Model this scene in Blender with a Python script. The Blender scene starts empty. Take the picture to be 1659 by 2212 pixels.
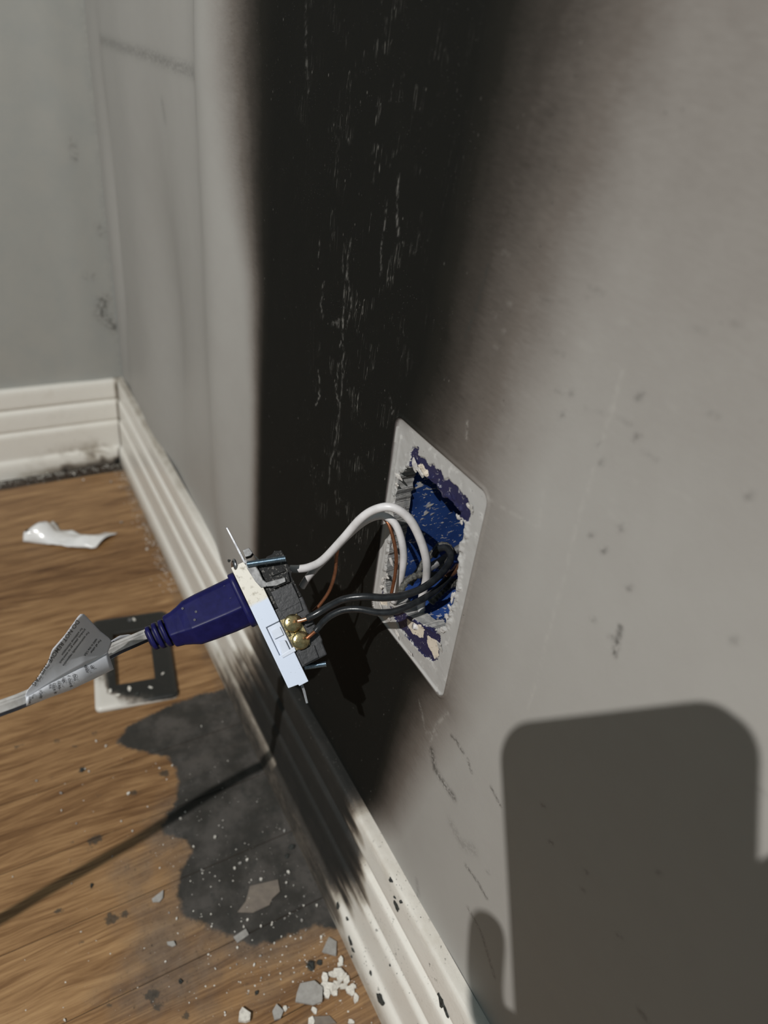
import bpy, bmesh, math, random
import numpy as np
from mathutils import Vector, Matrix
random.seed(7); rng = np.random.default_rng(7)
scene = bpy.context.scene
col = scene.collection

# ------------------------------------------------------------------ camera, world, light, exposure
FPX = 1537.13
CAM = np.array((0.88667763, -0.15875067, 0.51830484))
ROT = np.array(((0.48376802, 0.86825415, 0.1100147),
                (0.53499975, -0.19389543, -0.82230154),
                (-0.69263538, 0.45666103, -0.55831616)))      # rows: right, down, forward
cam_data = bpy.data.cameras.new('camera')
cam_data.sensor_fit = 'HORIZONTAL'; cam_data.sensor_width = 36.0
cam_data.lens = 36.0 * FPX / 1659.0
cam_data.clip_start = 0.004; cam_data.clip_end = 50
cam_data.dof.use_dof = True
cam_data.dof.focus_distance = 0.335
cam_data.dof.aperture_fstop = cam_data.lens / 3.0
cam = bpy.data.objects.new('camera', cam_data); col.objects.link(cam)
r_, d_, f_ = ROT
cam.matrix_world = Matrix(((r_[0], -d_[0], -f_[0], CAM[0]), (r_[1], -d_[1], -f_[1], CAM[1]),
                           (r_[2], -d_[2], -f_[2], CAM[2]), (0, 0, 0, 1)))
scene.camera = cam

world = bpy.data.worlds.new('room_light'); scene.world = world
world.use_nodes = True
bgn = world.node_tree.nodes['Background']
bgn.inputs[0].default_value = (0.74, 1.0, 1.07, 1); bgn.inputs[1].default_value = 0.21

LAMP = np.array((1.162, -0.901, 1.348))
ld = bpy.data.lights.new('work_lamp', 'SPOT')
ld.energy = 87; ld.color = (1.0, 0.985, 0.96); ld.shadow_soft_size = 0.0065
ld.spot_size = math.radians(95); ld.spot_blend = 0.9
lo = bpy.data.objects.new('work_lamp', ld); col.objects.link(lo)
lo.location = LAMP
lo.rotation_euler = (Vector((0.60, 0.0, 0.26)) - Vector(LAMP)).to_track_quat('-Z', 'Y').to_euler()

vs = scene.view_settings
vs.view_transform = 'Standard'; vs.look = 'None'; vs.gamma = 1.0; vs.exposure = 0.0
vs.use_curve_mapping = False

# ------------------------------------------------------------------ measuring helpers (sight lines to points at real distances)
def ray(u, v): return ROT.T @ np.array(((u - 829.5) / FPX, (v - 1106.0) / FPX, 1.0))
def at(u, v, depth): return CAM + ray(u, v) * depth
def on_wall(u, v, y=0.0):
    r = ray(u, v); return CAM + r * (y - CAM[1]) / r[1]
def on_floor(u, v, z=0.0):
    r = ray(u, v); return CAM + r * (z - CAM[2]) / r[2]

# ------------------------------------------------------------------ object helpers
def tag(o, label=None, cat=None, group=None, kind=None):
    if label: o['label'] = label
    if cat: o['category'] = cat
    if group: o['group'] = group
    if kind: o['kind'] = kind
    return o
def empty(name, loc=(0, 0, 0), mat=None):
    o = bpy.data.objects.new(name, None); col.objects.link(o)
    o.empty_display_size = 0.01
    if mat is not None: o.matrix_world = mat
    else: o.location = loc
    return o
def link_mesh(name, me, mat, parent=None, smooth=False):
    o = bpy.data.objects.new(name, me); col.objects.link(o)
    if mat: me.materials.append(mat)
    if smooth:
        for p in me.polygons: p.use_smooth = True
    if parent: o.parent = parent
    return o
def mesh_obj(name, verts, faces, mat, parent=None, smooth=False, fix=True):
    me = bpy.data.meshes.new(name)
    me.from_pydata([tuple(map(float, v)) for v in verts], [], faces); me.update()
    if fix:
        bm = bmesh.new(); bm.from_mesh(me)
        bmesh.ops.recalc_face_normals(bm, faces=bm.faces); bm.to_mesh(me); bm.free()
    return link_mesh(name, me, mat, parent, smooth)
def bm_obj(name, bm, mat, parent=None, smooth=False):
    bmesh.ops.recalc_face_normals(bm, faces=bm.faces)
    me = bpy.data.meshes.new(name); bm.to_mesh(me); bm.free()
    return link_mesh(name, me, mat, parent, smooth)
def bevel_all(bm, w, seg=2, angle=0.5):
    es = [e for e in bm.edges if len(e.link_faces) == 2 and e.calc_face_angle(0) > angle]
    bmesh.ops.bevel(bm, geom=es, offset=w, segments=seg, affect='EDGES', profile=0.6)
def box_bm(lo_, hi, bm=None):
    bm = bm or bmesh.new()
    vs_ = [bm.verts.new((x, y, z)) for x in (lo_[0], hi[0]) for y in (lo_[1], hi[1]) for z in (lo_[2], hi[2])]
    for q in ((0, 1, 3, 2), (4, 6, 7, 5), (0, 4, 5, 1), (2, 3, 7, 6), (0, 2, 6, 4), (1, 5, 7, 3)):
        bm.faces.new([vs_[i] for i in q])
    bmesh.ops.recalc_face_normals(bm, faces=bm.faces)
    return bm
def prism_bm(poly, axis_lo, axis_hi, perm=(0, 1, 2), bm=None):
    """poly in 2D extruded along third axis; perm maps (p0,p1,h) to xyz slots"""
    bm = bm or bmesh.new()
    def P(p, h):
        c = [0, 0, 0]; c[perm[0]] = p[0]; c[perm[1]] = p[1]; c[perm[2]] = h; return bm.verts.new(c)
    a = [P(p, axis_lo) for p in poly]; b = [P(p, axis_hi) for p in poly]
    bm.faces.new(a); bm.faces.new(b[::-1])
    n = len(poly)
    for i in range(n): bm.faces.new((a[i], b[i], b[(i + 1) % n], a[(i + 1) % n]))
    bmesh.ops.recalc_face_normals(bm, faces=bm.faces)
    return bm
def spline(pts, n=8):
    P = np.array(pts, float)
    Q = np.vstack((2 * P[0] - P[1], P, 2 * P[-1] - P[-2])); out = []
    for i in range(len(P) - 1):
        p0, p1, p2, p3 = Q[i:i + 4]
        for t in np.linspace(0, 1, n, endpoint=False):
            out.append(.5 * (2 * p1 + (p2 - p0) * t + (2 * p0 - 5 * p1 + 4 * p2 - p3) * t * t + (3 * p1 - p0 - 3 * p2 + p3) * t ** 3))
    out.append(P[-1]); return np.array(out)
def frames(path, up0):
    T = np.gradient(path, axis=0); T /= np.linalg.norm(T, axis=1)[:, None]
    u = np.array(up0, float); U = []
    for t in T:
        u = u - t * (u @ t); u /= np.linalg.norm(u); U.append(u.copy())
    U = np.array(U); return T, U, np.cross(T, U)
def sweep(path, section, up0=(0.1, 0.2, 1), scale=None):
    """section: (n,2) list in (U, W) axes"""
    T, U, W = frames(path, up0); S = np.array(section, float); n = len(S); v = []; f = []
    for i in range(len(path)):
        k = 1.0 if scale is None else scale[i]
        for s in S: v.append(path[i] + (U[i] * s[0] + W[i] * s[1]) * k)
    for i in range(len(path) - 1):
        for j in range(n):
            f.append((i * n + j, i * n + (j + 1) % n, (i + 1) * n + (j + 1) % n, (i + 1) * n + j))
    f.append(tuple(range(n))[::-1]); f.append(tuple(range((len(path) - 1) * n, len(path) * n)))
    return v, f
def circ(r, n=12): return [(r * math.cos(2 * math.pi * k / n), r * math.sin(2 * math.pi * k / n)) for k in range(n)]
def tube(name, pts, r, mat, parent=None, n=12, res=8, up0=(0.1, 0.2, 1), wob=0):
    path = spline(pts, res) if len(pts) > 2 else np.array(pts, float)
    sc = None
    if wob: sc = 1 + wob * np.sin(np.arange(len(path)) * 1.7) * rng.uniform(.3, 1, len(path))
    v, f = sweep(path, circ(r, n), up0, sc)
    return mesh_obj(name, v, f, mat, parent, True)

# value noise on numpy arrays
_tab = rng.random((256, 256))
def vnoise(x, y):
    xi = np.floor(x).astype(int); yi = np.floor(y).astype(int); fx = x - xi; fy = y - yi
    fx = fx * fx * (3 - 2 * fx); fy = fy * fy * (3 - 2 * fy)
    g = lambda a, b: _tab[a & 255, b & 255]
    return (g(xi, yi) * (1 - fx) + g(xi + 1, yi) * fx) * (1 - fy) + (g(xi, yi + 1) * (1 - fx) + g(xi + 1, yi + 1) * fx) * fy
def fbm(x, y, o=4):
    s = 0; a = .5; t = 0
    for i in range(o):
        s = s + a * vnoise(x * 2 ** i + 17.3 * i, y * 2 ** i + 5.1 * i); t += a; a *= .5
    return s / t
def sst(a, b, x):
    t = np.clip((x - a) / (b - a), 0, 1); return t * t * (3 - 2 * t)
def poly_sd(poly, X, Y):
    """signed distance, positive inside"""
    P = np.array(poly, float); n = len(P); d = np.full(X.shape, 1e9); ins = np.zeros(X.shape, bool)
    for i in range(n):
        a = P[i]; b = P[(i + 1) % n]; e = b - a
        wx = X - a[0]; wy = Y - a[1]
        t = np.clip((wx * e[0] + wy * e[1]) / (e @ e + 1e-12), 0, 1)
        d = np.minimum(d, np.hypot(wx - e[0] * t, wy - e[1] * t))
        c = (a[1] > Y) != (b[1] > Y)
        xs = a[0] + (Y - a[1]) / (e[1] if abs(e[1]) > 1e-9 else 1e-9) * e[0]
        ins ^= c & (X < xs)
    return np.where(ins, d, -d)
def line_d(pts, X, Y):
    P = np.array(pts, float); d = np.full(X.shape, 1e9)
    for a, b in zip(P[:-1], P[1:]):
        e = b - a; wx = X - a[0]; wy = Y - a[1]
        t = np.clip((wx * e[0] + wy * e[1]) / (e @ e), 0, 1)
        d = np.minimum(d, np.hypot(wx - e[0] * t, wy - e[1] * t))
    return d
def set_attr(me, name, arr):
    a = me.attributes.new(name, 'FLOAT', 'POINT'); a.data.foreach_set('value', np.asarray(arr, np.float32).ravel())
def grid_mesh(name, V, nu, nv, keep=None):
    me = bpy.data.meshes.new(name)
    i, j = np.meshgrid(np.arange(nu - 1), np.arange(nv - 1), indexing='ij')
    a = (i * nv + j).ravel()
    q = np.stack((a, a + nv, a + nv + 1, a + 1), 1)
    if keep is not None: q = q[keep.ravel()]
    me.from_pydata(V.reshape(-1, 3), [], q.tolist()); me.update()
    return me

# ------------------------------------------------------------------ material helpers
class NT:
    def __init__(s, name):
        s.m = bpy.data.materials.new(name); s.m.use_nodes = True; s.t = s.m.node_tree
        s.b = s.t.nodes['Principled BSDF']; s.out = s.t.nodes['Material Output']
    def n(s, typ, ins=None, **props):
        nd = s.t.nodes.new(typ)
        for k, v in props.items(): setattr(nd, k, v)
        for k, v in (ins or {}).items(): s.put(nd.inputs[k], v)
        return nd
    def put(s, sock, v):
        if isinstance(v, bpy.types.NodeSocket): s.t.links.new(v, sock)
        else:
            if hasattr(sock.default_value, '__len__') and len(sock.default_value) == 4 and len(v) == 3: v = (*v, 1)
            sock.default_value = v
    def math(s, op, a, b=0.0, clamp=False):
        nd = s.n('ShaderNodeMath', {0: a, 1: b}, operation=op); nd.use_clamp = clamp; return nd.outputs[0]
    def attr(s, name): return s.n('ShaderNodeAttribute', attribute_name=name).outputs['Fac']
    def pos(s): return s.n('ShaderNodeTexCoord').outputs['Object']
    def vmul(s, v, k): return s.n('ShaderNodeVectorMath', {0: v, 1: k}, operation='MULTIPLY').outputs[0]
    def noise(s, vec, scale, detail=3, rough=.5, dist=0.0):
        return s.n('ShaderNodeTexNoise', {'Vector': vec, 'Scale': scale, 'Detail': detail, 'Roughness': rough, 'Distortion': dist}).outputs['Fac']
    def vor(s, vec, scale, feat='F1'):
        return s.n('ShaderNodeTexVoronoi', {'Vector': vec, 'Scale': scale}, feature=feat).outputs['Distance']
    def ss(s, x, a, b):
        nd = s.n('ShaderNodeMapRange', {0: x, 1: a, 2: b, 3: 0.0, 4: 1.0}, interpolation_type='SMOOTHSTEP'); return nd.outputs[0]
    def mix(s, fac, a, b):
        nd = s.n('ShaderNodeMix', data_type='RGBA'); s.put(nd.inputs[0], fac); s.put(nd.inputs[6], a); s.put(nd.inputs[7], b); return nd.outputs[2]
    def ramp(s, fac, stops):
        nd = s.n('ShaderNodeValToRGB', {0: fac}); cr = nd.color_ramp
        while len(cr.elements) < len(stops): cr.elements.new(0.5)
        for e, (p, c) in zip(cr.elements, stops): e.position = p; e.color = (*c, 1)
        return nd.outputs[0]
    def bump(s, h, strength=.3, dist=.001):
        nd = s.n('ShaderNodeBump', {'Height': h, 'Strength': strength, 'Distance': dist}); s.put(s.b.inputs['Normal'], nd.outputs[0])
    def set(s, **k):
        for a, v in k.items(): s.put(s.b.inputs[a.replace('_', ' ')], v)
        return s.m
def lin(r, g, b):
    f = lambda c: (c / 255 / 12.92) if c / 255 <= .04045 else ((c / 255 + .055) / 1.055) ** 2.4
    return (f(r), f(g), f(b))
def grainy(name, c, c2, scale=400, amt=.5, rough=.5, metal=0.0, bump=0.0, spec=.5, thr=None):
    t = NT(name); p = t.pos(); nz = t.noise(p, scale, 4, .6)
    fac = t.ss(nz, .5 - amt / 2, .5 + amt / 2) if thr is None else t.ss(nz, thr, thr + .04)
    t.set(Base_Color=t.mix(fac, c, c2), Roughness=rough, Metallic=metal)
    t.b.inputs['Specular IOR Level'].default_value = spec
    if bump: t.bump(nz, bump, .0006)
    return t.m

# --- wall beside the outlet: painted drywall with soot, the clean footprint of the plate, torn paint
def wall_material():
    t = NT('sooted_painted_drywall'); p = t.pos()
    soot = t.attr('soot'); plate = t.attr('plate'); torn = t.attr('torn'); plas = t.attr('plas'); dirt = t.attr('dirt')
    fine = t.noise(p, 900, 3, .6); mid = t.noise(p, 60, 5, .6); streak = t.noise(t.vmul(p, (1, 1, .1)), 160, 4, .65)
    horiz = t.noise(t.vmul(p, (.25, 1, 1)), 700, 3, .6)
    sm = t.math('ADD', soot, t.math('MULTIPLY', t.math('SUBTRACT', mid, .5), t.math('MULTIPLY', t.math('MULTIPLY', soot, t.math('SUBTRACT', 1.15, soot)), .55)))
    sm = t.math('ADD', sm, t.math('MULTIPLY', t.math('SUBTRACT', horiz, .5), t.math('MULTIPLY', t.math('MULTIPLY', soot, t.math('SUBTRACT', 1.0, soot)), .5)))
    base = t.ramp(sm, [(0, (.335, .322, .300)), (.18, (.25, .232, .212)), (.42, (.125, .108, .094)), (.66, (.045, .038, .032)), (.86, (.0125, .0115, .009)), (1, (.0062, .0062, .0050))])
    base = t.mix(t.math('MULTIPLY', t.ss(mid, .35, .7), t.math('MULTIPLY', t.math('SUBTRACT', 1.0, t.ss(soot, .05, .4)), .10)), base, (.26, .235, .22))
    # pale flecks and long vertical cracks where the soot layer flaked off
    fl = t.vor(t.vmul(p, (1, 1, .45)), 330)
    gate = t.ss(t.noise(p, 75, 3, .6), .52, .66)
    fleck = t.math('MULTIPLY', t.math('SUBTRACT', 1.0, t.ss(fl, .05, .13)), gate)
    flk2 = t.math('MULTIPLY', t.math('SUBTRACT', 1.0, t.ss(t.vor(p, 620), .05, .11)), t.ss(t.noise(p, 48, 3, .6), .44, .62))
    crack = t.noise(t.vmul(p, (1, 1, .07)), 300, 3, .55, .6)
    crk = t.math('SUBTRACT', 1.0, t.ss(t.math('ABSOLUTE', t.math('SUBTRACT', crack, .5)), .002, .011))
    crk = t.math('MULTIPLY', crk, t.math('MULTIPLY', t.attr('crack'), t.ss(t.noise(p, 55, 3, .6), .52, .6)))
    sc = t.math('MULTIPLY', t.math('ADD', t.math('ADD', fleck, t.math('MULTIPLY', flk2, .7)), t.math('MULTIPLY', crk, 1.0), True), t.ss(soot, .35, .8), True)
    base = t.mix(t.math('MULTIPLY', sc, .42), base, (.30, .285, .255))
    blk = t.math('MULTIPLY', t.math('SUBTRACT', 1.0, t.ss(t.vor(p, 260), .04, .1)), t.ss(t.noise(p, 30, 2, .5), .5, .62))
    base = t.mix(t.math('MULTIPLY', blk, t.math('MULTIPLY', t.ss(soot, .03, .3), .75)), base, (.02, .018, .016))
    # scuffs, scratches (dirt > 0 dark, < 0 pale)
    dn = t.math('MULTIPLY', dirt, t.ss(t.noise(p, 500, 4, .7), .36, .56))
    base = t.mix(t.math('MULTIPLY', t.math('MAXIMUM', dn, 0.0), 1.0, True), base, (.035, .034, .03))
    base = t.mix(t.math('MULTIPLY', t.math('MAXIMUM', t.math('MULTIPLY', dirt, -1.0), 0.0), t.math('MULTIPLY', t.ss(t.noise(p, 260, 3, .65), .40, .60), .8), True), base, (.48, .46, .42))
    # clean plate footprint
    pl = t.ss(t.math('ADD', plate, t.math('MULTIPLY', t.math('SUBTRACT', mid, .5), .6)), -.4, .5)
    pcol = t.mix(t.math('MULTIPLY', t.ss(t.noise(p, 170, 4, .6), .56, .7), .6), (.37, .36, .345), (.55, .54, .52))
    pcol = t.mix(t.math('MULTIPLY', t.math('SUBTRACT', 1.0, t.ss(t.vor(p, 330), .03, .09)), .7), pcol, (.04, .035, .05))
    pcol = t.mix(t.math('MULTIPLY', t.ss(soot, .0, 1.0), 1.0), pcol, (.10, .085, .08))
    base = t.mix(pl, base, pcol)
    ed = t.math('MULTIPLY', t.math('SUBTRACT', t.noise(p, 250, 4, .62), .5), 6.0)
    tf = t.ss(t.math('ADD', torn, ed), -.15, .15)
    tc = t.mix(t.ss(t.noise(p, 420, 4, .7), .60, .68), (.016, .016, .055), (.28, .27, .29))
    base = t.mix(tf, base, tc)
    pf = t.ss(t.math('ADD', plas, t.math('MULTIPLY', ed, .8)), -.15, .15)
    pc = t.mix(t.ss(t.noise(p, 900, 4, .7), .58, .68), (.60, .53, .44), (.10, .08, .06))
    base = t.mix(pf, base, pc)
    t.set(Base_Color=base, Roughness=t.math('ADD', .48, t.math('MULTIPLY', t.ss(soot, .3, 1.0), .3)))
    t.put(t.b.inputs['Specular IOR Level'], t.math('SUBTRACT', .35, t.math('MULTIPLY', t.ss(soot, .2, .9), .22)))
    h = t.math('ADD', t.math('MULTIPLY', fine, .3), t.math('MULTIPLY', mid, .5))
    t.bump(h, .35, .0006)
    return t.m
def plain_wall_material():
    t = NT('grey_painted_drywall'); p = t.pos(); d = t.attr('dirt'); mid = t.noise(p, 30, 4, .6)
    base = t.mix(t.ss(mid, .3, .75), (.335, .327, .300), (.31, .31, .29))
    dn = t.math('MULTIPLY', d, t.ss(t.noise(p, 220, 4, .7), .38, .62), True)
    base = t.mix(dn, base, (.06, .057, .05))
    t.set(Base_Color=base, Roughness=.5); t.bump(t.noise(p, 800, 3, .6), .2, .0004); return t.m
def baseboard_material():
    t = NT('white_gloss_trim_with_soot'); p = t.pos(); soot = t.attr('soot'); mould = t.attr('mould')
    mid = t.noise(p, 55, 5, .65); st = t.noise(t.vmul(p, (.25, 1, 1)), 240, 4, .65)
    s2 = t.math('ADD', soot, t.math('MULTIPLY', t.math('SUBTRACT', t.math('ADD', mid, t.math('MULTIPLY', st, .5)), .75), t.math('MULTIPLY', t.math('MULTIPLY', soot, t.math('SUBTRACT', 1.1, soot)), 2.2)))
    base = t.ramp(s2, [(0, (.74, .71, .65)), (.2, (.42, .38, .32)), (.45, (.15, .125, .10)), (.7, (.040, .034, .028)), (1, (.008, .008, .0065))])
    base = t.mix(t.math('MULTIPLY', t.ss(mid, .5, .8), .28), base, t.mix(t.ss(soot, .3, .9), (.54, .49, .41), (.012, .012, .010)))
    wf = t.math('MULTIPLY', t.ss(t.noise(p, 420, 4, .7), .66, .72), t.math('MULTIPLY', t.attr('chip'), .5))
    base = t.mix(wf, base, (.34, .32, .28))
    sp = t.math('MULTIPLY', t.math('SUBTRACT', 1.0, t.ss(t.vor(p, 420), .10, .2)), t.ss(t.noise(p, 45, 3, .6), .46, .62))
    sp2 = t.math('MULTIPLY', t.ss(t.noise(p, 300, 5, .7), .60, .68), t.ss(t.noise(p, 36, 3, .6), .5, .62))
    base = t.mix(t.math('MULTIPLY', t.math('ADD', sp, sp2, True), mould), base, (.05, .046, .038))
    t.set(Base_Color=base, Roughness=t.math('ADD', .32, t.math('MULTIPLY', soot, .4)))
    t.bump(t.math('ADD', t.math('MULTIPLY', mid, .6), t.noise(p, 500, 3, .6)), .25, .0006); return t.m
def plank_material():
    t = NT('oak_strip_floor'); p = t.pos(); info = t.n('ShaderNodeObjectInfo').outputs['Random']
    film = t.attr('film'); dust = t.attr('dust'); spot = t.attr('spot'); tone = t.attr('tone')
    off = t.n('ShaderNodeCombineXYZ', {0: t.math('MULTIPLY', tone, 3.7), 1: t.math('MULTIPLY', tone, 9.1), 2: 0.0}).outputs[0]
    pv = t.n('ShaderNodeVectorMath', {0: p, 1: off}, operation='ADD').outputs[0]
    warp = t.noise(t.vmul(pv, (1, .22, 1)), 22, 3, .5)
    wv = t.n('ShaderNodeCombineXYZ', {0: t.math('MULTIPLY', warp, .035), 1: 0.0, 2: 0.0}).outputs[0]
    gv = t.n('ShaderNodeVectorMath', {0: pv, 1: wv}, operation='ADD').outputs[0]
    g1 = t.noise(t.vmul(gv, (1, .035, 1)), 620, 4, .7); g2 = t.noise(t.vmul(gv, (1, .09, 1)), 120, 4, .6)
    wood = t.ramp(t.math('ADD', t.math('MULTIPLY', g1, .5), t.math('ADD', t.math('MULTIPLY', g2, .45), t.math('MULTIPLY', t.math('SUBTRACT', tone, .5), .16))),
                  [(.30, (.085, .038, .014)), (.43, (.20, .105, .044)), (.53, (.31, .178, .08)), (.66, (.43, .265, .125))])
    n1 = t.noise(p, 120, 5, .65); n2 = t.noise(p, 34, 4, .6); n3 = t.noise(p, 480, 4, .7)
    du = t.math('MULTIPLY', t.ss(t.math('ADD', dust, t.math('MULTIPLY', t.math('SUBTRACT', n2, .5), .9)), .1, .75), .72)
    base = t.mix(du, wood, t.mix(t.ss(n1, .35, .65), (.135, .105, .082), (.085, .066, .052)))
    spk = t.math('MULTIPLY', t.ss(n3, .60, .68), t.ss(t.math('ADD', t.math('MULTIPLY', dust, .45), n2), .5, .8))
    base = t.mix(t.math('MULTIPLY', spk, .7), base, (.03, .024, .018))
    ff = t.ss(t.math('ADD', film, t.math('MULTIPLY', t.math('SUBTRACT', n1, .5), 11.0)), -1.8, 2.2)
    fc = t.mix(t.ss(n2, .36, .66), (.024, .024, .0215), (.070, .064, .058))
    fc = t.mix(t.math('MULTIPLY', t.ss(n1, .5, .72), .7), fc, (.022, .024, .022))
    fc = t.mix(t.math('MULTIPLY', t.ss(n3, .64, .72), .35), fc, (.19, .175, .155))
    base = t.mix(t.math('MULTIPLY', ff, .97), base, fc)
    sf = t.ss(t.math('ADD', spot, t.math('ADD', t.math('MULTIPLY', t.math('SUBTRACT', n1, .5), 11.0), t.math('MULTIPLY', t.math('SUBTRACT', n3, .5), 5.0))), -.2, 2.0)
    base = t.mix(t.math('MULTIPLY', sf, .78), base, t.mix(t.ss(n3, .4, .6), (.018, .02, .018), (.05, .046, .038)))
    t.set(Base_Color=base, Roughness=t.math('ADD', .42, t.math('MULTIPLY', t.math('MAXIMUM', ff, du), .42)))
    t.b.inputs['Specular IOR Level'].default_value = .4
    t.bump(t.math('ADD', t.math('MULTIPLY', g1, .5), t.math('MULTIPLY', n1, .5)), .22, .0006); return t.m

M = {}
M['wall'] = wall_material(); M['wall_b'] = plain_wall_material(); M['trim'] = baseboard_material(); M['plank'] = plank_material()
M['subfloor'] = grainy('dark_floor_joint', (.02, .012, .007), (.035, .02, .01), 60)
def box_material():
    t = NT('blue_plastic_box_with_paint_splatter'); p = t.pos()
    q = t.vmul(p, (1, .35, .8))
    n1 = t.noise(q, 330, 4, .6, .8); n2 = t.noise(t.vmul(p, (1, .5, 1)), 700, 3, .6, .5); n3 = t.noise(p, 60, 3, .6, .6)
    s = t.math('MAXIMUM', t.ss(n1, .61, .645), t.math('MAXIMUM', t.math('MULTIPLY', t.ss(n2, .63, .66), t.ss(n3, .44, .52)), t.ss(n3, .66, .68)))
    base = t.mix(s, t.mix(t.ss(n3, .3, .7), (.014, .036, .135), (.022, .060, .215)), (.46, .44, .42))
    t.set(Base_Color=base, Roughness=.4); t.bump(s, .4, .0006); return t.m
M['box'] = box_material()
M['gypsum'] = grainy('grey_gypsum_edge', (.20, .20, .20), (.42, .41, .39), 260, .5, .8, bump=.5)
def crumb_mat():
    t = NT('white_plaster_flakes'); p = t.pos(); n = t.noise(p, 380, 4, .65)
    t.set(Base_Color=t.mix(t.ss(n, .35, .65), (.72, .69, .62), (.52, .49, .44)), Roughness=.8); t.bump(n, .4, .0006); return t.m
M['flake'] = crumb_mat()
M['crust'] = grainy('torn_paint_and_plaster', (.50, .47, .43), (.34, .32, .31), 500, .5, .8, bump=.6)
M['flake_grey'] = grainy('grey_paint_chips', (.36, .345, .32), (.28, .265, .245), 300, .5, .6, bump=.3)
M['flake_taupe'] = grainy('taupe_paint_chips', (.21, .175, .14), (.15, .125, .105), 200, .6, .6, bump=.3)
M['char'] = grainy('black_char', (.010, .011, .010), (.045, .048, .042), 500, .4, .75, bump=.8)
M['white_plastic'] = grainy('white_receptacle_plastic', (.60, .645, .73), (.545, .59, .68), 250, .6, .32)
def frame_mat():
    t = NT('white_plastic_with_grime'); p = t.pos(); x = t.n('ShaderNodeSeparateXYZ', {0: p}).outputs[0]
    up = t.math('SUBTRACT', 1.0, t.ss(x, -.0125, -.0105)); n = t.noise(p, 300, 4, .65); n2 = t.noise(p, 900, 3, .7)
    base = t.mix(up, (.56, .62, .73), (.64, .61, .54))
    base = t.mix(t.math('MULTIPLY', up, t.ss(n, .52, .7)), base, (.33, .30, .24))
    base = t.mix(t.math('MULTIPLY', t.ss(n2, .68, .72), .8), base, (.05, .05, .05))
    t.set(Base_Color=base, Roughness=.35); return t.m
M['frame'] = frame_mat()
M['black_plastic'] = grainy('black_burnt_plastic', (.010, .011, .012), (.026, .026, .029), 500, .5, .45, bump=.25)
M['burnt'] = grainy('charred_plastic', (.010, .010, .010), (.12, .115, .105), 900, .3, .8, bump=.9, thr=.57)
M['steel'] = grainy('galvanised_steel', (.50, .51, .53), (.22, .22, .23), 300, .6, .32, 1.0)
M['steel_dark'] = grainy('sooty_steel', (.12, .12, .12), (.26, .26, .26), 300, .5, .5, .7)
M['zinc'] = grainy('blue_zinc_screw', (.36, .48, .58), (.22, .30, .38), 600, .6, .3, 1.0)
M['brass'] = grainy('brass_terminal_screw', (.56, .46, .25), (.32, .26, .13), 500, .5, .28, 1.0, bump=.3)
M['copper'] = grainy('bare_copper', (.42, .17, .085), (.24, .10, .05), 400, .6, .4, .85)
M['copper_bright'] = grainy('bright_copper_end', (.80, .40, .22), (.55, .26, .14), 500, .5, .3, .9)
M['wire_white'] = grainy('white_wire_insulation', (.62, .60, .60), (.50, .48, .47), 150, .5, .38)
M['wire_black'] = grainy('black_wire_insulation', (.009, .010, .0115), (.020, .022, .024), 300, .5, .28, bump=.15, spec=.4)
M['wire_burnt'] = grainy('burnt_wire_insulation', (.022, .022, .020), (.11, .105, .09), 700, .35, .65, bump=.8)
M['wire_grey'] = grainy('grey_cable', (.07, .07, .072), (.14, .14, .14), 300, .5, .5)
M['plug'] = grainy('navy_blue_moulded_plug', (.0065, .0065, .048), (.010, .010, .070), 250, .5, .38, spec=.16)
M['plug_dark'] = grainy('plug_recess', (.004, .004, .018), (.008, .008, .03), 250, .5, .5)
M['cord'] = grainy('white_flat_cord', (.66, .65, .63), (.52, .50, .47), 300, .5, .4, bump=.2)
M['stripe'] = grainy('dark_cord_stripe', (.028, .030, .038), (.05, .05, .06), 300, .5, .4)
M['paper'] = grainy('white_tag_paper', (.66, .68, .72), (.60, .62, .66), 120, .6, .3)
M['ink'] = grainy('black_tag_ink', (.02, .02, .022), (.05, .05, .05), 200, .5, .5)
M['scrap'] = grainy('white_plastic_scrap', (.80, .79, .77), (.70, .69, .68), 90, .6, .22)
def plate_mat():
    t = NT('sooted_switch_plate'); p = t.pos(); s = t.attr('soot'); n = t.noise(p, 110, 5, .65); n2 = t.noise(p, 420, 4, .7)
    k = t.ss(t.math('ADD', s, t.math('MULTIPLY', t.math('SUBTRACT', n, .5), .5)), .2, .8)
    base = t.ramp(k, [(0, (.62, .59, .54)), (.35, (.22, .19, .16)), (.7, (.05, .046, .04)), (1, (.016, .016, .014))])
    base = t.mix(t.math('MULTIPLY', t.ss(n2, .64, .72), t.math('MULTIPLY', t.ss(s, .4, .8), .5)), base, (.30, .28, .25))
    t.set(Base_Color=base, Roughness=.4); return t.m
M['plate'] = plate_mat()
M['phone'] = grainy('dark_phone_shell', (.02, .02, .022), (.03, .03, .03), 200, .5, .3)
M['glass'] = grainy('phone_screen_glass', (.01, .01, .012), (.015, .015, .017), 200, .5, .08)
M['skin'] = grainy('skin', (.50, .30, .21), (.44, .25, .17), 120, .6, .5)

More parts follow.
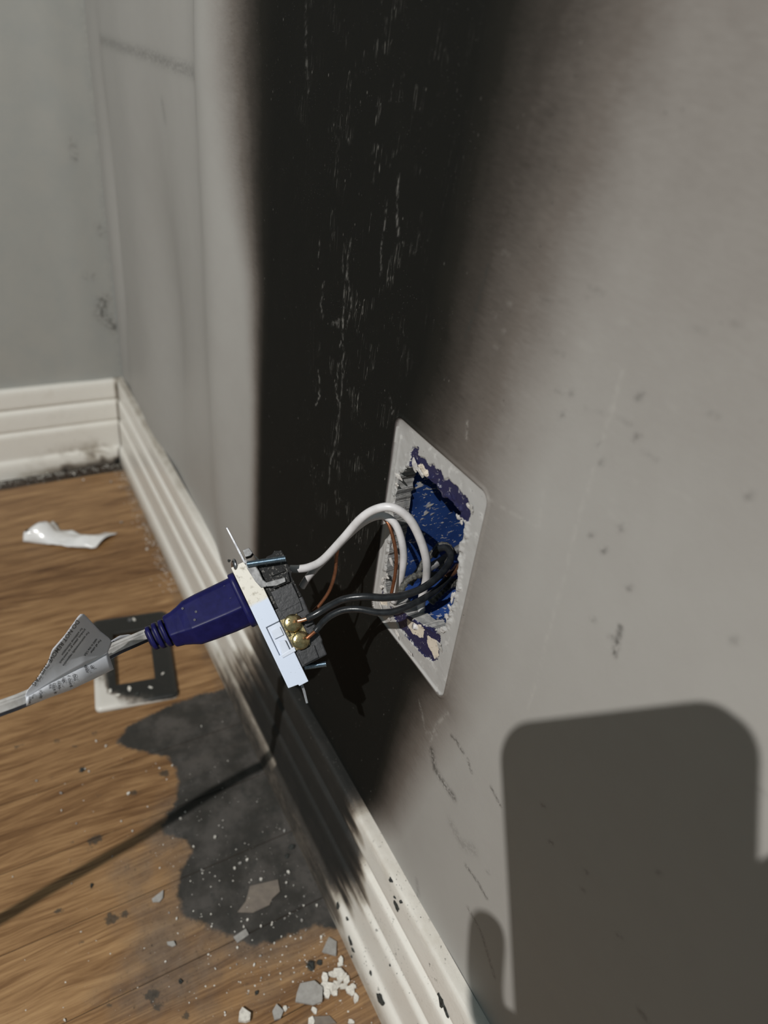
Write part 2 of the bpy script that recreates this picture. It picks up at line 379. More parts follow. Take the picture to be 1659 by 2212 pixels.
# ------------------------------------------------------------------ wall_right: the wall with the outlet
HOLE = [(.6546, .3508), (.6594, .3568), (.6642, .3603), (.6692, .3608), (.6754, .3606), (.6827, .3613), (.6867, .3588), (.6933, .3606), (.6985, .3605), (.7012, .3593), (.6998, .3563), (.7056, .3571), (.7063, .3504), (.7046, .3461), (.7068, .3374), (.7088, .3274), (.7085, .3177), (.7071, .3073), (.7068, .3019), (.7012, .2950), (.6892, .2880), (.6778, .2836), (.6669, .2808), (.6582, .2800), (.6547, .2885), (.6544, .3027), (.6545, .3173), (.6540, .3332), (.6540, .3437)]
TORN = [(.6595, .3657), (.6622, .3695), (.6654, .3706), (.6656, .3668), (.6709, .3686), (.6741, .3669), (.6781, .3696), (.6804, .3682), (.6836, .3694), (.6868, .3672), (.6892, .3695), (.6926, .3686), (.6958, .3694), (.7007, .3676), (.7038, .3682), (.7074, .3629), (.7062, .3585), (.7012, .3563), (.69, .356), (.67, .357), (.662, .358)]
LOW = [(.6632, .2764), (.6759, .2830), (.6895, .2883), (.7003, .2944), (.7049, .2936), (.7063, .2826), (.7029, .2755), (.6958, .2727), (.6886, .2711), (.6819, .2712), (.6729, .2702)]
PLAS = [[(.677, .2805), (.686, .285), (.692, .288), (.692, .281), (.684, .276), (.678, .277)], [(.694, .2845), (.703, .2885), (.706, .282), (.703, .2775), (.697, .279)], [(.6648, .3612), (.668, .3648), (.674, .3640), (.676, .3600), (.671, .3590)], [(.651, .276), (.658, .279), (.66, .274), (.654, .2705)]]
def axis(segs):
    out = []
    for a, b, s in segs: out += list(np.arange(a, b - s * .3, s))
    out.append(segs[-1][1]); return np.array(out)
xs = axis([(0, .44, .004), (.44, .54, .002), (.54, .64, .0009), (.64, .725, .0005), (.725, .84, .001), (.84, 1.0, .004), (1.0, 1.8, .04)])
zs = axis([(0, .10, .005), (.10, .26, .0012), (.26, .385, .0005), (.385, .56, .0016), (.56, .8, .01), (.8, 1.6, .05)])
X, Z = np.meshgrid(xs, zs, indexing='ij')
hole = poly_sd(HOLE, X, Z) * 1000 + (fbm(X * 700, Z * 700, 3) - .5) * 2.2
# soot band
lb = np.interp(Z, [.1, .3, .38, .44, .55], [.462, .458, .446, .415, .385]); le = np.interp(Z, [.1, .3, .44, .55], [.489, .490, .500, .500])
L_ = sst(0, 1, np.clip((X - lb) / (le - lb), 0, 1)) ** np.interp(Z, [.3, .5], [1.2, .95])
rb = np.interp(Z, [.09, .115, .14, .20, .25, .262, .30, .37, .385, .41, .45, .6], [.640, .664, .672, .676, .682, .690, .640, .640, .648, .655, .655, .662])
rf = np.interp(Z, [.09, .115, .14, .20, .25, .262, .30, .37, .385, .41, .45, .6], [.675, .700, .712, .724, .738, .742, .752, .748, .742, .742, .745, .756])
R_ = 1 - np.clip((X - rb) / (rf - rb), 0, 1)
R_ = R_ ** 1.25
soot = L_ * R_
soot += .30 * sst(.36, .56, Z) * sst(.60, .72, X) * (1 - .35 * sst(.80, 1.0, X)) * (1 - soot)  # broad faint darkening towards the upper right, outside the band
soot += .06 * sst(.75, .70, X) * sst(.50, .6, X)
soot = np.clip(soot, 0, 1)
# plate footprint
px0, px1, pz0, pz1, pr = .6464, .7164, .2632, .3778, .005
qx = np.abs(X - (px0 + px1) / 2) - ((px1 - px0) / 2 - pr); qz = np.abs(Z - (pz0 + pz1) / 2) - ((pz1 - pz0) / 2 - pr)
sd = -(np.hypot(np.maximum(qx, 0), np.maximum(qz, 0)) + np.minimum(np.maximum(qx, qz), 0) - pr)
plate = sd * 1000
ins = plate > 0
psoot = .55 * sst(.668, .650, X) * sst(.366, .380, Z) + .5 * sst(.6485, .6464, X) * sst(.30, .36, Z) * (fbm(X * 0 + 3, Z * 90) > .45) + .35 * sst(.695, .668, X) * sst(.375, .379, Z)
soot = np.where(plate > .3, np.clip(psoot, 0, .8), soot)
# marks
dirt = np.zeros_like(X)
def mark(pts, w, k):
    global dirt
    d = line_d(pts, X, Z); dirt = dirt + k * np.exp(-(d / w) ** 2)
mark([(.7167, .2267), (.7217, .2182), (.727, .2176), (.7335, .2168), (.7387, .2174)], .0022, .75)
mark([(.7277, .2502), (.7314, .2511), (.7374, .2501)], .001, .8); mark([(.7413, .2497), (.7455, .2456)], .0008, .7)
mark([(.7876, .3726), (.7884, .3683), (.7892, .3618)], .0009, .95); mark([(.7585, .2517), (.7662, .2488)], .0008, .7)
mark([(.7583, .1885), (.7678, .1896), (.7756, .1886)], .001, .7); mark([(.7288, .1266), (.7333, .1193), (.7316, .1062)], .0016, .35)
mark([(.768, .165), (.78, .163), (.795, .150)], .0012, .5); mark([(.742, .20), (.752, .197), (.76, .205)], .003, .25)
mark([(.690, .455), (.6875, .438), (.6845, .428)], .0009, .8)
mark([(.0599, .4809), (.1459, .4814), (.2391, .4819), (.3142, .4814), (.3686, .4819)], .0045, .42)
mark([(.3765, .52), (.3765, .4851), (.3753, .4724), (.3767, .4583)], .004, .34); mark([(.2654, .4542), (.2695, .4439)], .004, .3)
mark([(.7581, .4461), (.7591, .4226), (.7593, .3955), (.7612, .3697), (.762, .3443), (.7636, .3291), (.7639, .309)], .0007, -.26)
mark([(.7159, .3764), (.7284, .3781), (.7444, .3817)], .0008, -.2); mark([(.7444, .3817), (.7419, .3954)], .0008, -.16)
mark([(.722, .26), (.716, .245), (.714, .225)], .0009, -.3); mark([(.70, .245), (.71, .232), (.718, .24)], .0007, -.3)
mark([(.695, .398), (.6965, .391)], .0006, -.5); dirt = dirt * 1.0
for _ in range(46):
    x = rng.uniform(.665, .76); z = rng.uniform(.40, .47); a = rng.uniform(-.5, .5); l = rng.uniform(.002, .007)
    mark([(x + .03, z), (x + .03 + l * math.cos(a), z + l * math.sin(a) * .5)], .0005, rng.choice([-.12, .18]))
for _ in range(26):
    x = rng.uniform(.74, .86); z = rng.uniform(.2, .5); mark([(x, z), (x + .0008, z + .0008)], .0010, rng.uniform(.3, .6))
for ln in ([(660, 0), (660, 80), (668, 220)], [(757, 520), (742, 640), (742, 760), (733, 890), (722, 960), (705, 1060)], [(835, 440), (825, 560), (822, 600)], [(700, 610), (693, 660), (700, 690)],
           [(688, 800), (690, 850), (682, 880)], [(720, 700), (745, 690), (733, 760)], [(862, 380), (858, 470), (864, 520)], [(752, 590), (758, 660), (748, 720)], [(728, 800), (727, 850), (730, 880)], [(845, 860), (850, 900)], [(690, 520), (690, 560)]):
    pl_ = []
    for a_, b_ in zip(ln[:-1], ln[1:]):
        for t_ in np.linspace(0, 1, 6, endpoint=False): pl_.append((a_[0] + (b_[0] - a_[0]) * t_ + rng.uniform(-2.5, 2.5), a_[1] + (b_[1] - a_[1]) * t_))
    mark([tuple(on_wall(*p)[[0, 2]]) for p in pl_], .0005, -rng.uniform(.2, .36))
crackm = np.exp(-((X - .605) / .035) ** 2) * sst(.2, .3, Z) + .3 * np.exp(-((X - .53) / .01) ** 2) * sst(.4, .5, Z)
torn = np.maximum(poly_sd(TORN, X, Z), poly_sd(LOW, X, Z)) * 1000
torn = np.maximum(torn, poly_sd([(.652, .283), (.656, .281), (.6555, .274), (.6525, .275)], X, Z) * 1000)
torn = np.clip(torn, -8, 8) * .9; torn = np.where(plate < 1, -9, torn)
plas = np.clip(np.max([poly_sd(p, X, Z) for p in PLAS], axis=0) * 1000, -8, 8); plas = np.where(plate < .5, -9, plas)
# relief: heat-bubbled paper near the corner, sunken plate footprint with a caulk lip, ragged paint near the hole
Y = -.0105 * np.exp(-((X - .405 - .05 * (.45 - Z)) / .035) ** 2) * sst(.62, .48, Z) * sst(.0, .2, Z)
Y += .0150 * np.exp(-((X - .225) / .060) ** 2) * np.exp(-((Z - .28) / .13) ** 2)
Y += -.0035 * np.exp(-((X - .17) / .05) ** 2) * sst(.6, .4, Z)
Y += .010 * np.exp(-((X - .040 - .05 * (Z - .3)) / .016) ** 2) * np.exp(-((Z - .3) / .13) ** 2)
Y += .0015 * (fbm(X * 14, Z * 9, 3) - .5)
Y += .0007 * sst(-.1, 1.1, plate) - .0007 * np.exp(-((plate + .6) / .7) ** 2)
Y += -.0007 * np.exp(-((X - .6502) / .0005) ** 2) * (plate > .5) * sst(.372, .362, Z)
Y += .0004 * (fbm(X * 160, Z * 160, 3) - .5) * sst(0, 1, plate)
Y += np.where(np.maximum(torn, plas) > 0, .0006, 0)
Y += -.0011 * np.exp(-((hole + 1.2) / 1.1) ** 2) * (fbm(X * 420 + 5, Z * 420, 3) > .5)
V = np.stack((X, Y, Z), -1)
hc = (hole[:-1, :-1] + hole[1:, 1:] + hole[1:, :-1] + hole[:-1, 1:]) / 4
me = grid_mesh('wall_right', V, len(xs), len(zs), (hc < 0))
for k, a in dict(soot=soot, plate=np.clip(plate, -8, 8), torn=torn, plas=plas, dirt=dirt, crack=crackm).items(): set_attr(me, k, a)
me.polygons.foreach_set('use_smooth', np.ones(len(me.polygons), bool))
me.flip_normals() if me.polygons[0].normal.y > 0 else None
wall_r = link_mesh('wall_right', me, M['wall'])
tag(wall_r, 'grey painted wall blackened by a tall soot streak around an open outlet box', kind='structure')
# cut edge of the drywall around the hole
cnt = {}
for p in me.polygons:
    c_ = p.center
    if .64 < c_.x < .72 and .26 < c_.z < .385:
        vv = p.vertices
        for i in range(4):
            k = (min(vv[i], vv[(i + 1) % 4]), max(vv[i], vv[(i + 1) % 4])); cnt[k] = cnt.get(k, 0) + 1
bed = [k for k, c in cnt.items() if c == 1 and all(.645 < me.vertices[q].co.x < .715 and .265 < me.vertices[q].co.z < .38 for q in k)]
nb_ = {}
for a_, b_ in bed: nb_.setdefault(a_, []).append(b_); nb_.setdefault(b_, []).append(a_)
for _ in range(3):
    new = {k: (me.vertices[k].co * 2 + sum((me.vertices[q].co for q in l), Vector()) ) / (2 + len(l)) for k, l in nb_.items()}
    for k, c in new.items(): me.vertices[k].co = c
vid = {}; bv = []; bf = []
for k in nb_:
    A = me.vertices[k].co; vid[k] = len(bv); bv += [tuple(A), (A.x + .0006 * (vnoise(A.x * 500, A.z * 500) - .5), .0088, A.z)]
for a_, b_ in bed: bf.append((vid[a_], vid[b_], vid[b_] + 1, vid[a_] + 1))
mesh_obj('drywall_edge', bv, bf, M['gypsum'], wall_r, True, fix=False)

# wall_left
ys = axis([(-1.4, -.4, .05), (-.4, 0, .004)]); zb = axis([(0, .56, .004), (.56, 1.6, .05)])
Yb, Zb = np.meshgrid(ys, zb, indexing='ij')
db = .9 * np.exp(-(line_d([(-.012, .215), (-.018, .198), (-.010, .190), (-.004, .182)], Yb, Zb) / .006) ** 2) + .5 * np.exp(-(line_d([(-.03, .245), (-.02, .243)], Yb, Zb) / .003) ** 2)
db += .5 * np.exp(-(line_d([(-.027, .385), (-.025, .368)], Yb, Zb) / .003) ** 2) + .5 * np.exp(-(line_d([(-.01, .30), (-.006, .29)], Yb, Zb) / .003) ** 2)
db += .15 * np.exp(-((Yb + .0) / .004) ** 2)  # evenly darker line along the whole height of the corner
me = grid_mesh('wall_left', np.stack((.002 * (fbm(Yb * 12, Zb * 9, 3) - .5) + .0015 * np.exp(-((Yb + .035) / .02) ** 2), Yb, Zb), -1), len(ys), len(zb))
set_attr(me, 'dirt', db)
me.polygons.foreach_set('use_smooth', np.ones(len(me.polygons), bool))
me.flip_normals() if me.polygons[0].normal.x < 0 else None
tag(link_mesh('wall_left', me, M['wall_b']), 'plain grey painted wall meeting the burnt wall at the corner', kind='structure')

# baseboards: moulded profile (out from wall, height)
PROF = [(.0, .1150), (.0060, .1150), (.0074, .1144), (.0082, .1128), (.0086, .1085), (.0088, .0925), (.0082, .0908), (.0066, .0898), (.0062, .0882), (.0074, .0868), (.0094, .0858), (.0102, .0840), (.0106, .0760), (.0108, .0640), (.0104, .0622), (.0092, .0612), (.0090, .0600), (.0108, .0586), (.0122, .0570), (.0126, .0540), (.0126, .0260), (.0128, .0240), (.0140, .0228), (.0156, .0205), (.0166, .0170), (.0170, .0120), (.0172, 0.0)]
def densify(pr_, s=.003):
    o = [pr_[0]]
    for a, b in zip(pr_[:-1], pr_[1:]):
        n = max(1, int(math.hypot(b[0] - a[0], b[1] - a[1]) / s))
        for k in range(1, n + 1): o.append((a[0] + (b[0] - a[0]) * k / n, a[1] + (b[1] - a[1]) * k / n))
    return np.array(o)
PD = densify(PROF)
bx = axis([(0, .40, .006), (.40, .86, .0025), (.86, 1.8, .05)])
T_, P_ = np.meshgrid(bx, np.arange(len(PD)), indexing='ij')
out_ = PD[P_, 0]; hz = PD[P_, 1]
Tm = np.maximum(T_, out_)                      # mitre in the corner
V = np.stack((Tm, -out_, hz), -1)
me = grid_mesh('baseboard_right', V, len(bx), len(PD))
nb = fbm(T_ * 60, hz * 110, 4) - .5; sb = fbm(T_ * 9 + 4, hz * 300, 3) - .5
x0 = np.interp(hz, [0, .022, .03, .06, .09, .112], [.425, .440, .460, .485, .500, .490]); x1 = np.interp(hz, [0, .022, .03, .06, .085, .10, .115], [.680, .676, .682, .690, .690, .672, .664])
s0 = sst(-.5, .5, (T_ - x0 + .05 * sb + .03 * nb) / .075); s1 = sst(.5, -.5, (T_ - x1 + .03 * sb + .02 * nb) / .030)
bs = s0 * s1 * np.interp(hz, [0, .02, .028, .06, .115], [.60, .68, .95, 1, 1])
bs *= 1 - .55 * sst(.018, .024, hz) * sst(.030, .024, hz) * (T_ < .56)
bs = np.maximum(bs, .16 * sst(.016, .004, hz) + .2 * sst(.40, .20, T_) * sst(.112, .1155, hz))
bs = np.maximum(bs, .07 * sst(.64, .68, T_) * sst(.103, .1145, hz))
set_attr(me, 'soot', np.clip(bs, 0, 1)); set_attr(me, 'mould', .35 + .55 * sst(.66, .70, T_)); set_attr(me, 'chip', sst(.098, .108, hz) * sst(.50, .54, T_))
me.polygons.foreach_set('use_smooth', np.ones(len(me.polygons), bool))
base_r = link_mesh('baseboard_right', me, M['trim'])
tag(base_r, 'white moulded baseboard scorched black below the outlet and flecked with mould', kind='structure')
by = axis([(-1.4, -.35, .05), (-.35, 0, .006)])
T_, P_ = np.meshgrid(by, np.arange(len(PD)), indexing='ij')
V = np.stack((PD[P_, 0], np.minimum(T_, -PD[P_, 0]), PD[P_, 1]), -1)
me = grid_mesh('baseboard_left', V, len(by), len(PD)); hb = PD[P_, 1]
lf = sst(-.15, -.03, T_)
set_attr(me, 'soot', np.clip(.55 * sst(.012, .002, hb) * sst(-.16, -.06, T_) + .3 * sst(-.012, -.008, T_) + .45 * lf * sst(.045, .005, hb) * sst(.5, .62, fbm(T_ * 60, hb * 60, 3)), 0, 1))
set_attr(me, 'mould', .2 + .3 * lf); set_attr(me, 'chip', hb * 0)
me.polygons.foreach_set('use_smooth', np.ones(len(me.polygons), bool))
tag(link_mesh('baseboard_left', me, M['trim']), 'white moulded baseboard along the plain wall, dirty near the floor', kind='structure')
# char spots stuck to the baseboard
def face_out(z): return np.interp(z, PD[::-1, 1], PD[::-1, 0])
def surf_on_base(u, v):
    y = -.012
    for _ in range(12):
        P = on_wall(u, v, y); y = .5 * y - .5 * float(face_out(min(max(P[2], .001), .1149)))
    return P
def blob(name, c, nrm, r1, r2, h, mat, parent=None, seed=0, ang=0.0, n=11, lo_k=.62):
    rr = np.random.default_rng(seed); nrm = np.array(nrm, float); nrm /= np.linalg.norm(nrm)
    a = np.cross(nrm, (.3, .1, 1.0)); a /= np.linalg.norm(a); b = np.cross(nrm, a)
    a, b = a * math.cos(ang) + b * math.sin(ang), -a * math.sin(ang) + b * math.cos(ang)
    v = []; f = []
    ks = rr.uniform(lo_k, 1.15, n)
    for lev, (sc, hh) in enumerate(((1, -.15 * h), (.96, .55 * h), (.62, h))):
        for k in range(n):
            t = 2 * math.pi * k / n
            v.append(np.array(c) + a * r1 * sc * ks[k] * math.cos(t) + b * r2 * sc * ks[k] * math.sin(t) + nrm * hh * (rr.uniform(.7, 1.2) if lev else 1))
    for lev in range(2):
        for k in range(n): f.append((lev * n + k, lev * n + (k + 1) % n, (lev + 1) * n + (k + 1) % n, (lev + 1) * n + k))
    f.append(tuple(range(2 * n, 3 * n))); f.append(tuple(range(n))[::-1])
    return mesh_obj(name, v, f, mat, parent)
for i, (u, v, a, b) in enumerate([(757, 2032, 3.2, 2.2), (763, 2052, 2.2, 1.4), (760, 2066, 1.2, 1.0), (750, 1985, 1.6, 1.6), (801, 2102, 1.6, 1.4), (822, 2158, 4.4, 3.8), (845, 1901, 2.0, 1.8), (857, 1956, 2.8, 3.4), (853, 1938, .8, 1.6), (868, 1948, 1.2, 1.8), (955, 2163, 2.6, 4.4), (963, 2182, 1.8, 4.0), (949, 2150, 1.8, 1.8), (730, 1958, 2.8, 2.4), (820, 2205, 1.0, 1.0), (782, 2185, .9, .9), (843, 2085, .9, .8)]):
    P = surf_on_base(u, v); nr = (0, -1, .25) if P[2] < .11 else (0, -.6, 1)
    blob('soot_spot', P, nr, a / 1000, b / 1000, .0006, M['char'], base_r, 100 + i, i * .7)

# ------------------------------------------------------------------ floor: oak strips
floor = empty('floor'); tag(floor, 'worn oak strip floor with a dark soot film beside the baseboard', kind='structure')
FILM = [(.430, .02), (.4471, -.0202), (.4440, -.0409), (.4465, -.0751), (.4545, -.1067), (.4673, -.1191), (.478, -.112), (.487, -.098), (.5017, -.0821), (.5253, -.0830), (.5439, -.0919), (.5560, -.104), (.5650, -.1040), (.5757, -.0920), (.5867, -.0901), (.5993, -.1040), (.6155, -.1085), (.6291, -.1092), (.6441, -.0961), (.6608, -.0790), (.6680, -.074), (.6720, -.06), (.6746, -.0303), (.685, -.012), (.69, .02)]
SPOTS = [(178, 1664, 5.0), (75, 1690, 3.2), (110, 1680, 2.5), (290, 1712, 4.5), (355, 1670, 6.5), (205, 1815, 6.5), (215, 1722, 3.2), (155, 1860, 2.2), (198, 1915, 3.2), (125, 1968, 4.5), (240, 1985, 7.0), (270, 1975, 5.0), (275, 1872, 3.5), (235, 2170, 4.0), (325, 2150, 6.5), (395, 2122, 3.5), (380, 2035, 3.2), (400, 2195, 4.5), (175, 2038, 2.0), (670, 2085, 5.5), (688, 2080, 4.0), (555, 2145, 2.2), (150, 1820, 2.5), (340, 2175, 5.0), (195, 1835, 4.0), (160, 1612, 3.0), (120, 1602, 4.0), (40, 1612, 4.0), (205, 1585, 4.0)]
seams = [.659 - .0565 * k for k in range(-12, 12)]; seams = sorted(s for s in seams if s > -.03)
TONES = {.2635: .55, .207: .12, .1505: .36, .094: .6, .0375: .55, .32: .62, .3765: .55, .433: .45, .4895: .30, .546: .62, .6025: .72, .659: .52}
for k, s in enumerate(seams[:-1]):
    xa, xb = s + .00018, s + .0565 - .00018
    gx = np.concatenate(([xa, xa + .0005], np.linspace(xa + .0035, xb - .0035, 20 if .0 < s < .85 else 4), [xb - .0005, xb]))
    gy = axis([(-1.4, -.36, .10), (-.36, .0, .0026)])
    GX, GY = np.meshgrid(gx, gy, indexing='ij')
    GZ = np.zeros_like(GX); GZ[0] = GZ[-1] = -.0007
    me = grid_mesh('plank', np.stack((GX, GY, GZ), -1), len(gx), len(gy))
    set_attr(me, 'film', np.clip(poly_sd(FILM, GX, GY) * 1000, -20, 20))
    sp = np.full(GX.shape, -9.0)
    for (u, v, r) in SPOTS:
        c = on_floor(u, v); sp = np.maximum(sp, r * .75 - np.hypot((GX - c[0]) * 1.25, GY - c[1]) * 1000)
    set_attr(me, 'spot', sp)
    dust = np.exp(-(np.maximum(0, -poly_sd(FILM, GX, GY)) / .022) ** 2) * .55 * sst(.50, .56, GX)
    dust = np.maximum(dust, .62 * np.exp(-(((GX - .655) / .05) ** 2 + ((GY + .12) / .05) ** 2)))
    dust = np.maximum(dust, .42 * np.exp(-(((GX - .60) / .05) ** 2 + ((GY + .13) / .03) ** 2)))
    dust = np.maximum(dust, .34 * sst(-.035, -.018, GY))
    dust = np.maximum(dust, .30 * sst(.62, .70, GX))
    set_attr(me, 'dust', dust)
    tone = next((tv for ts, tv in TONES.items() if abs(ts - s) < .01), .5)
    set_attr(me, 'tone', np.full(GX.shape, tone))
    me.flip_normals() if me.polygons[0].normal.z < 0 else None
    link_mesh('plank', me, M['plank'], floor)
sub = box_bm((-.05, -1.4, -.012), (1.4, .0, -.0008)); bm_obj('subfloor', sub, M['subfloor'], floor)

# ------------------------------------------------------------------ outlet box in the wall
ob = empty('outlet_box', (.681, .035, .283)); tag(ob, 'blue plastic outlet box splattered with white paint, set in the wall', 'outlet box')
def part_box(name, lo_, hi, mat, parent, bev=.0006):
    o_ = np.array(parent.location); bm = box_bm(np.array(lo_) - o_, np.array(hi) - o_); bevel_all(bm, bev, 2); return bm_obj(name, bm, mat, parent)
bx0, bx1, bz0, bz1, yf, yb = .6525, .7095, .2770, .3640, .0088, .062
part_box('side_wall', (bx0 - .002, yf, bz0), (bx0, yb, bz1), M['box'], ob)
part_box('side_wall', (bx1, yf, bz0), (bx1 + .002, yb, bz1), M['box'], ob)
part_box('end_wall', (bx0 - .002, yf, bz0 - .002), (bx1 + .002, yb, bz0), M['box'], ob)
part_box('end_wall', (bx0 - .002, yf, bz1), (bx1 + .002, yb, bz1 + .002), M['box'], ob)
part_box('back_wall', (bx0 - .002, yb, bz0 - .002), (bx1 + .002, yb + .002, bz1 + .002), M['box'], ob)
part_box('mounting_boss', (.676, yf, .3545), (.686, .040, .364), M['box'], ob)
part_box('mounting_boss', (.676, yf, .277), (.686, .040, .2845), M['box'], ob)
part_box('cable_clamp', (bx0, .028, .338), (bx0 + .006, .050, .350), M['box'], ob)
# ragged crusts of paint and plaster around the opening (parts of the wall)
for i, (u, v, a, b, h, mk) in enumerate([(897, 1005, 3.2, 2.0, 2.0, 'flake'), (908, 1018, 1.6, 2.4, 1.5, 'flake'), (862, 1030, 1.0, 2.2, 1.6, 'flake'), (858, 1048, 1.2, 1.6, 1.5, 'flake'), (990, 1118, 2.0, 1.2, 1.4, 'flake'), (997, 1128, 1.2, 1.0, 1.0, 'flake'), (828, 1252, 1.8, 1.4, 1.4, 'flake'), (836, 1246, 1.4, 1.8, 1.2, 'flake'), (825, 1268, 1.4, 1.0, 1.2, 'flake'), (845, 1295, 3.0, 1.8, 1.2, 'flake'), (822, 1308, 2.2, 1.3, 1.2, 'flake'), (978, 1290, 1.0, 2.4, 1.5, 'flake'), (972, 1312, 1.1, 1.8, 1.4, 'flake'), (965, 1332, 1.4, 1.4, 1.4, 'flake'), (957, 1362, 1.4, 1.6, 1.2, 'flake'), (950, 1395, 1.2, 2.4, .9, 'flake_grey'), (842, 1340, 2.0, 1.2, 1.0, 'flake'), (858, 1368, 2.6, 1.0, 1.0, 'flake'), (885, 1410, 2.4, .8, .8, 'flake'), (1012, 1092, .9, 1.6, 1.0, 'flake'), (1018, 1100, 1.8, .9, .8, 'flake_grey'), (850, 1180, .9, 2.4, 1.4, 'flake'), (846, 1215, 1.0, 2.2, 1.2, 'flake')]):
    P = on_wall(u, v, -.0001); blob('plaster_crust', P, (rng.uniform(-.3, .3), -1, rng.uniform(-.3, .3)), a * 1.25 / 1000, b * 1.25 / 1000, h * .42 / 1000, M['crust' if mk == 'flake' else mk], wall_r, 300 + i, i * .9, 13, .38)

# ------------------------------------------------------------------ wires
def wire_pts(l): return [at(u, v, d) for u, v, d in l]
def wire(name, pts, r, mat, label, ends=(), wob=0):
    P = wire_pts(pts); root = empty(name, tuple(P[0])); tag(root, label, 'wire')
    o = np.array(P[0]); tube('insulation' if 'bare' not in name else 'conductor', [p - o for p in P], r, mat, root, 14, 8, wob=wob)
    for e, rr, mm in ends:
        tube('bare_end', [p - o for p in wire_pts(e)], rr, mm, root, 10, 6)
    return root
wire('white_wire', [(628, 1229, .352), (645, 1229, .350), (668, 1225, .347), (697, 1210, .340), (740, 1165, .330), (780, 1120, .322), (815, 1099, .317), (850, 1097, .315), (885, 1122, .318), (908, 1165, .323), (921, 1210, .330), (921, 1250, .340), (912, 1290, .348), (911, 1320, .352), (925, 1340, .355), (950, 1346, .357), (978, 1338, .361)], .00200, M['wire_white'], 'thicker white wire arching highest between the receptacle and the outlet box')
wire('white_wire', [(652, 1268, .360), (662, 1252, .358), (682, 1228, .353), (710, 1200, .346), (752, 1156, .338), (790, 1125, .331), (825, 1114, .328), (852, 1130, .328), (867, 1165, .330), (872, 1205, .336), (866, 1245, .343), (858, 1275, .350), (850, 1300, .356)], .0018, M['wire_white'], 'white wire just below the highest one, entering the left side of the outlet box')
wire('bare_ground_wire', [(676, 1322, .353), (692, 1305, .352), (712, 1275, .350), (724, 1235, .347), (728, 1195, .344), (738, 1165, .341), (765, 1140, .338), (795, 1119, .335), (818, 1113, .332), (838, 1130, .330), (850, 1165, .331), (856, 1205, .334), (853, 1245, .338), (847, 1275, .342), (845, 1290, .347)], .00085, M['copper'], 'bare copper ground wire looping under the white wires')
wire('black_wire', [(664, 1336, .3265), (678, 1329, .326), (694, 1320, .326), (716, 1307, .325), (745, 1294, .323), (785, 1289, .322), (830, 1291, .323), (870, 1286, .325), (910, 1272, .328), (945, 1247, .333), (968, 1220, .340), (974, 1200, .344), (965, 1184, .347), (948, 1186, .350), (938, 1200, .353)], .00175, M['wire_black'], 'upper black wire from the top brass screw into the outlet box, hooked at its end', [([(642, 1342, .3265), (655, 1339, .3265), (666, 1335, .3265)], .0009, M['copper_bright'])])
wire('black_wire', [(681, 1364, .329), (690, 1353, .329), (700, 1342, .328), (716, 1329, .327), (742, 1318, .326), (775, 1316, .325), (815, 1323, .325), (850, 1321, .326), (885, 1308, .329), (920, 1290, .333), (945, 1272, .338), (966, 1250, .344), (985, 1228, .350)], .00165, M['wire_black'], 'lower black wire from the bottom brass screw into the outlet box', [([(662, 1380, .3275), (670, 1373, .328), (682, 1363, .329)], .0009, M['copper'])])
wire('burnt_wire', [(866, 1290, .345), (868, 1272, .344), (880, 1254, .344), (898, 1244, .345), (922, 1241, .347), (948, 1242, .350), (968, 1232, .354)], .0016, M['wire_burnt'], 'charred black wire curled at the back of the box behind the upright white wire', wob=.15)
wire('burnt_wire', [(885, 1262, .355), (900, 1240, .355), (915, 1215, .356), (935, 1195, .357), (950, 1178, .358), (968, 1180, .358), (975, 1196, .357), (968, 1214, .357), (950, 1230, .358)], .0016, M['wire_burnt'], 'scorched grey wire looped behind the hooked black wire in the box', wob=.12)
wire('grey_cable', [(918, 1232, .366), (935, 1222, .366), (955, 1210, .365), (975, 1196, .364), (1000, 1180, .362)], .0021, M['wire_grey'], 'short grey cable crossing the back of the outlet box')
wire('bare_copper_stub', [(962, 1247, .344), (970, 1242, .345), (980, 1236, .347), (990, 1222, .350)], .0016, M['copper_bright'], 'short bright copper stub at the right edge of the box opening')
wire('burnt_wire', [(930, 1300, .350), (945, 1285, .349), (958, 1272, .349), (972, 1262, .351), (985, 1258, .354)], .0022, M['wire_burnt'], 'thick charred wire stub low on the right side of the box', wob=.2)
wire('white_wire', [(893, 1352, .344), (912, 1356, .346), (935, 1350, .349), (955, 1338, .353), (966, 1322, .358)], .0016, M['wire_white'], 'lowest white wire lying along the bottom of the outlet box')

# ------------------------------------------------------------------ receptacle
O3 = at(600, 1340, .330); rdir = ray(600, 1340); S3 = -rdir / np.linalg.norm(rdir)
A3 = ROT.T @ np.array((.434, .901, 0.0)); A3 -= S3 * (A3 @ S3); A3 /= np.linalg.norm(A3); B3 = np.cross(S3, A3)
RM = Matrix(((A3[0], B3[0], S3[0], O3[0]), (A3[1], B3[1], S3[1], O3[1]), (A3[2], B3[2], S3[2], O3[2]), (0, 0, 0, 1)))
rec = empty('electrical_receptacle', mat=RM); tag(rec, 'burnt white and black wall receptacle hanging by its wires in front of the box', 'receptacle')
mm = .001
def RB(name, a, b, s, mat, bev=.35, parent=rec):
    bm = box_bm((a[0] * mm, b[0] * mm, s[0] * mm), (a[1] * mm, b[1] * mm, s[1] * mm))
    if bev: bevel_all(bm, bev * mm, 2)
    return bm_obj(name, bm, mat, parent)
def RP(name, poly, s, mat, bev=.35, parent=rec):
    bm = prism_bm([(p[0] * mm, p[1] * mm) for p in poly], s[0] * mm, s[1] * mm)
    if bev: bevel_all(bm, bev * mm, 2, .4)
    return bm_obj(name, bm, mat, parent)
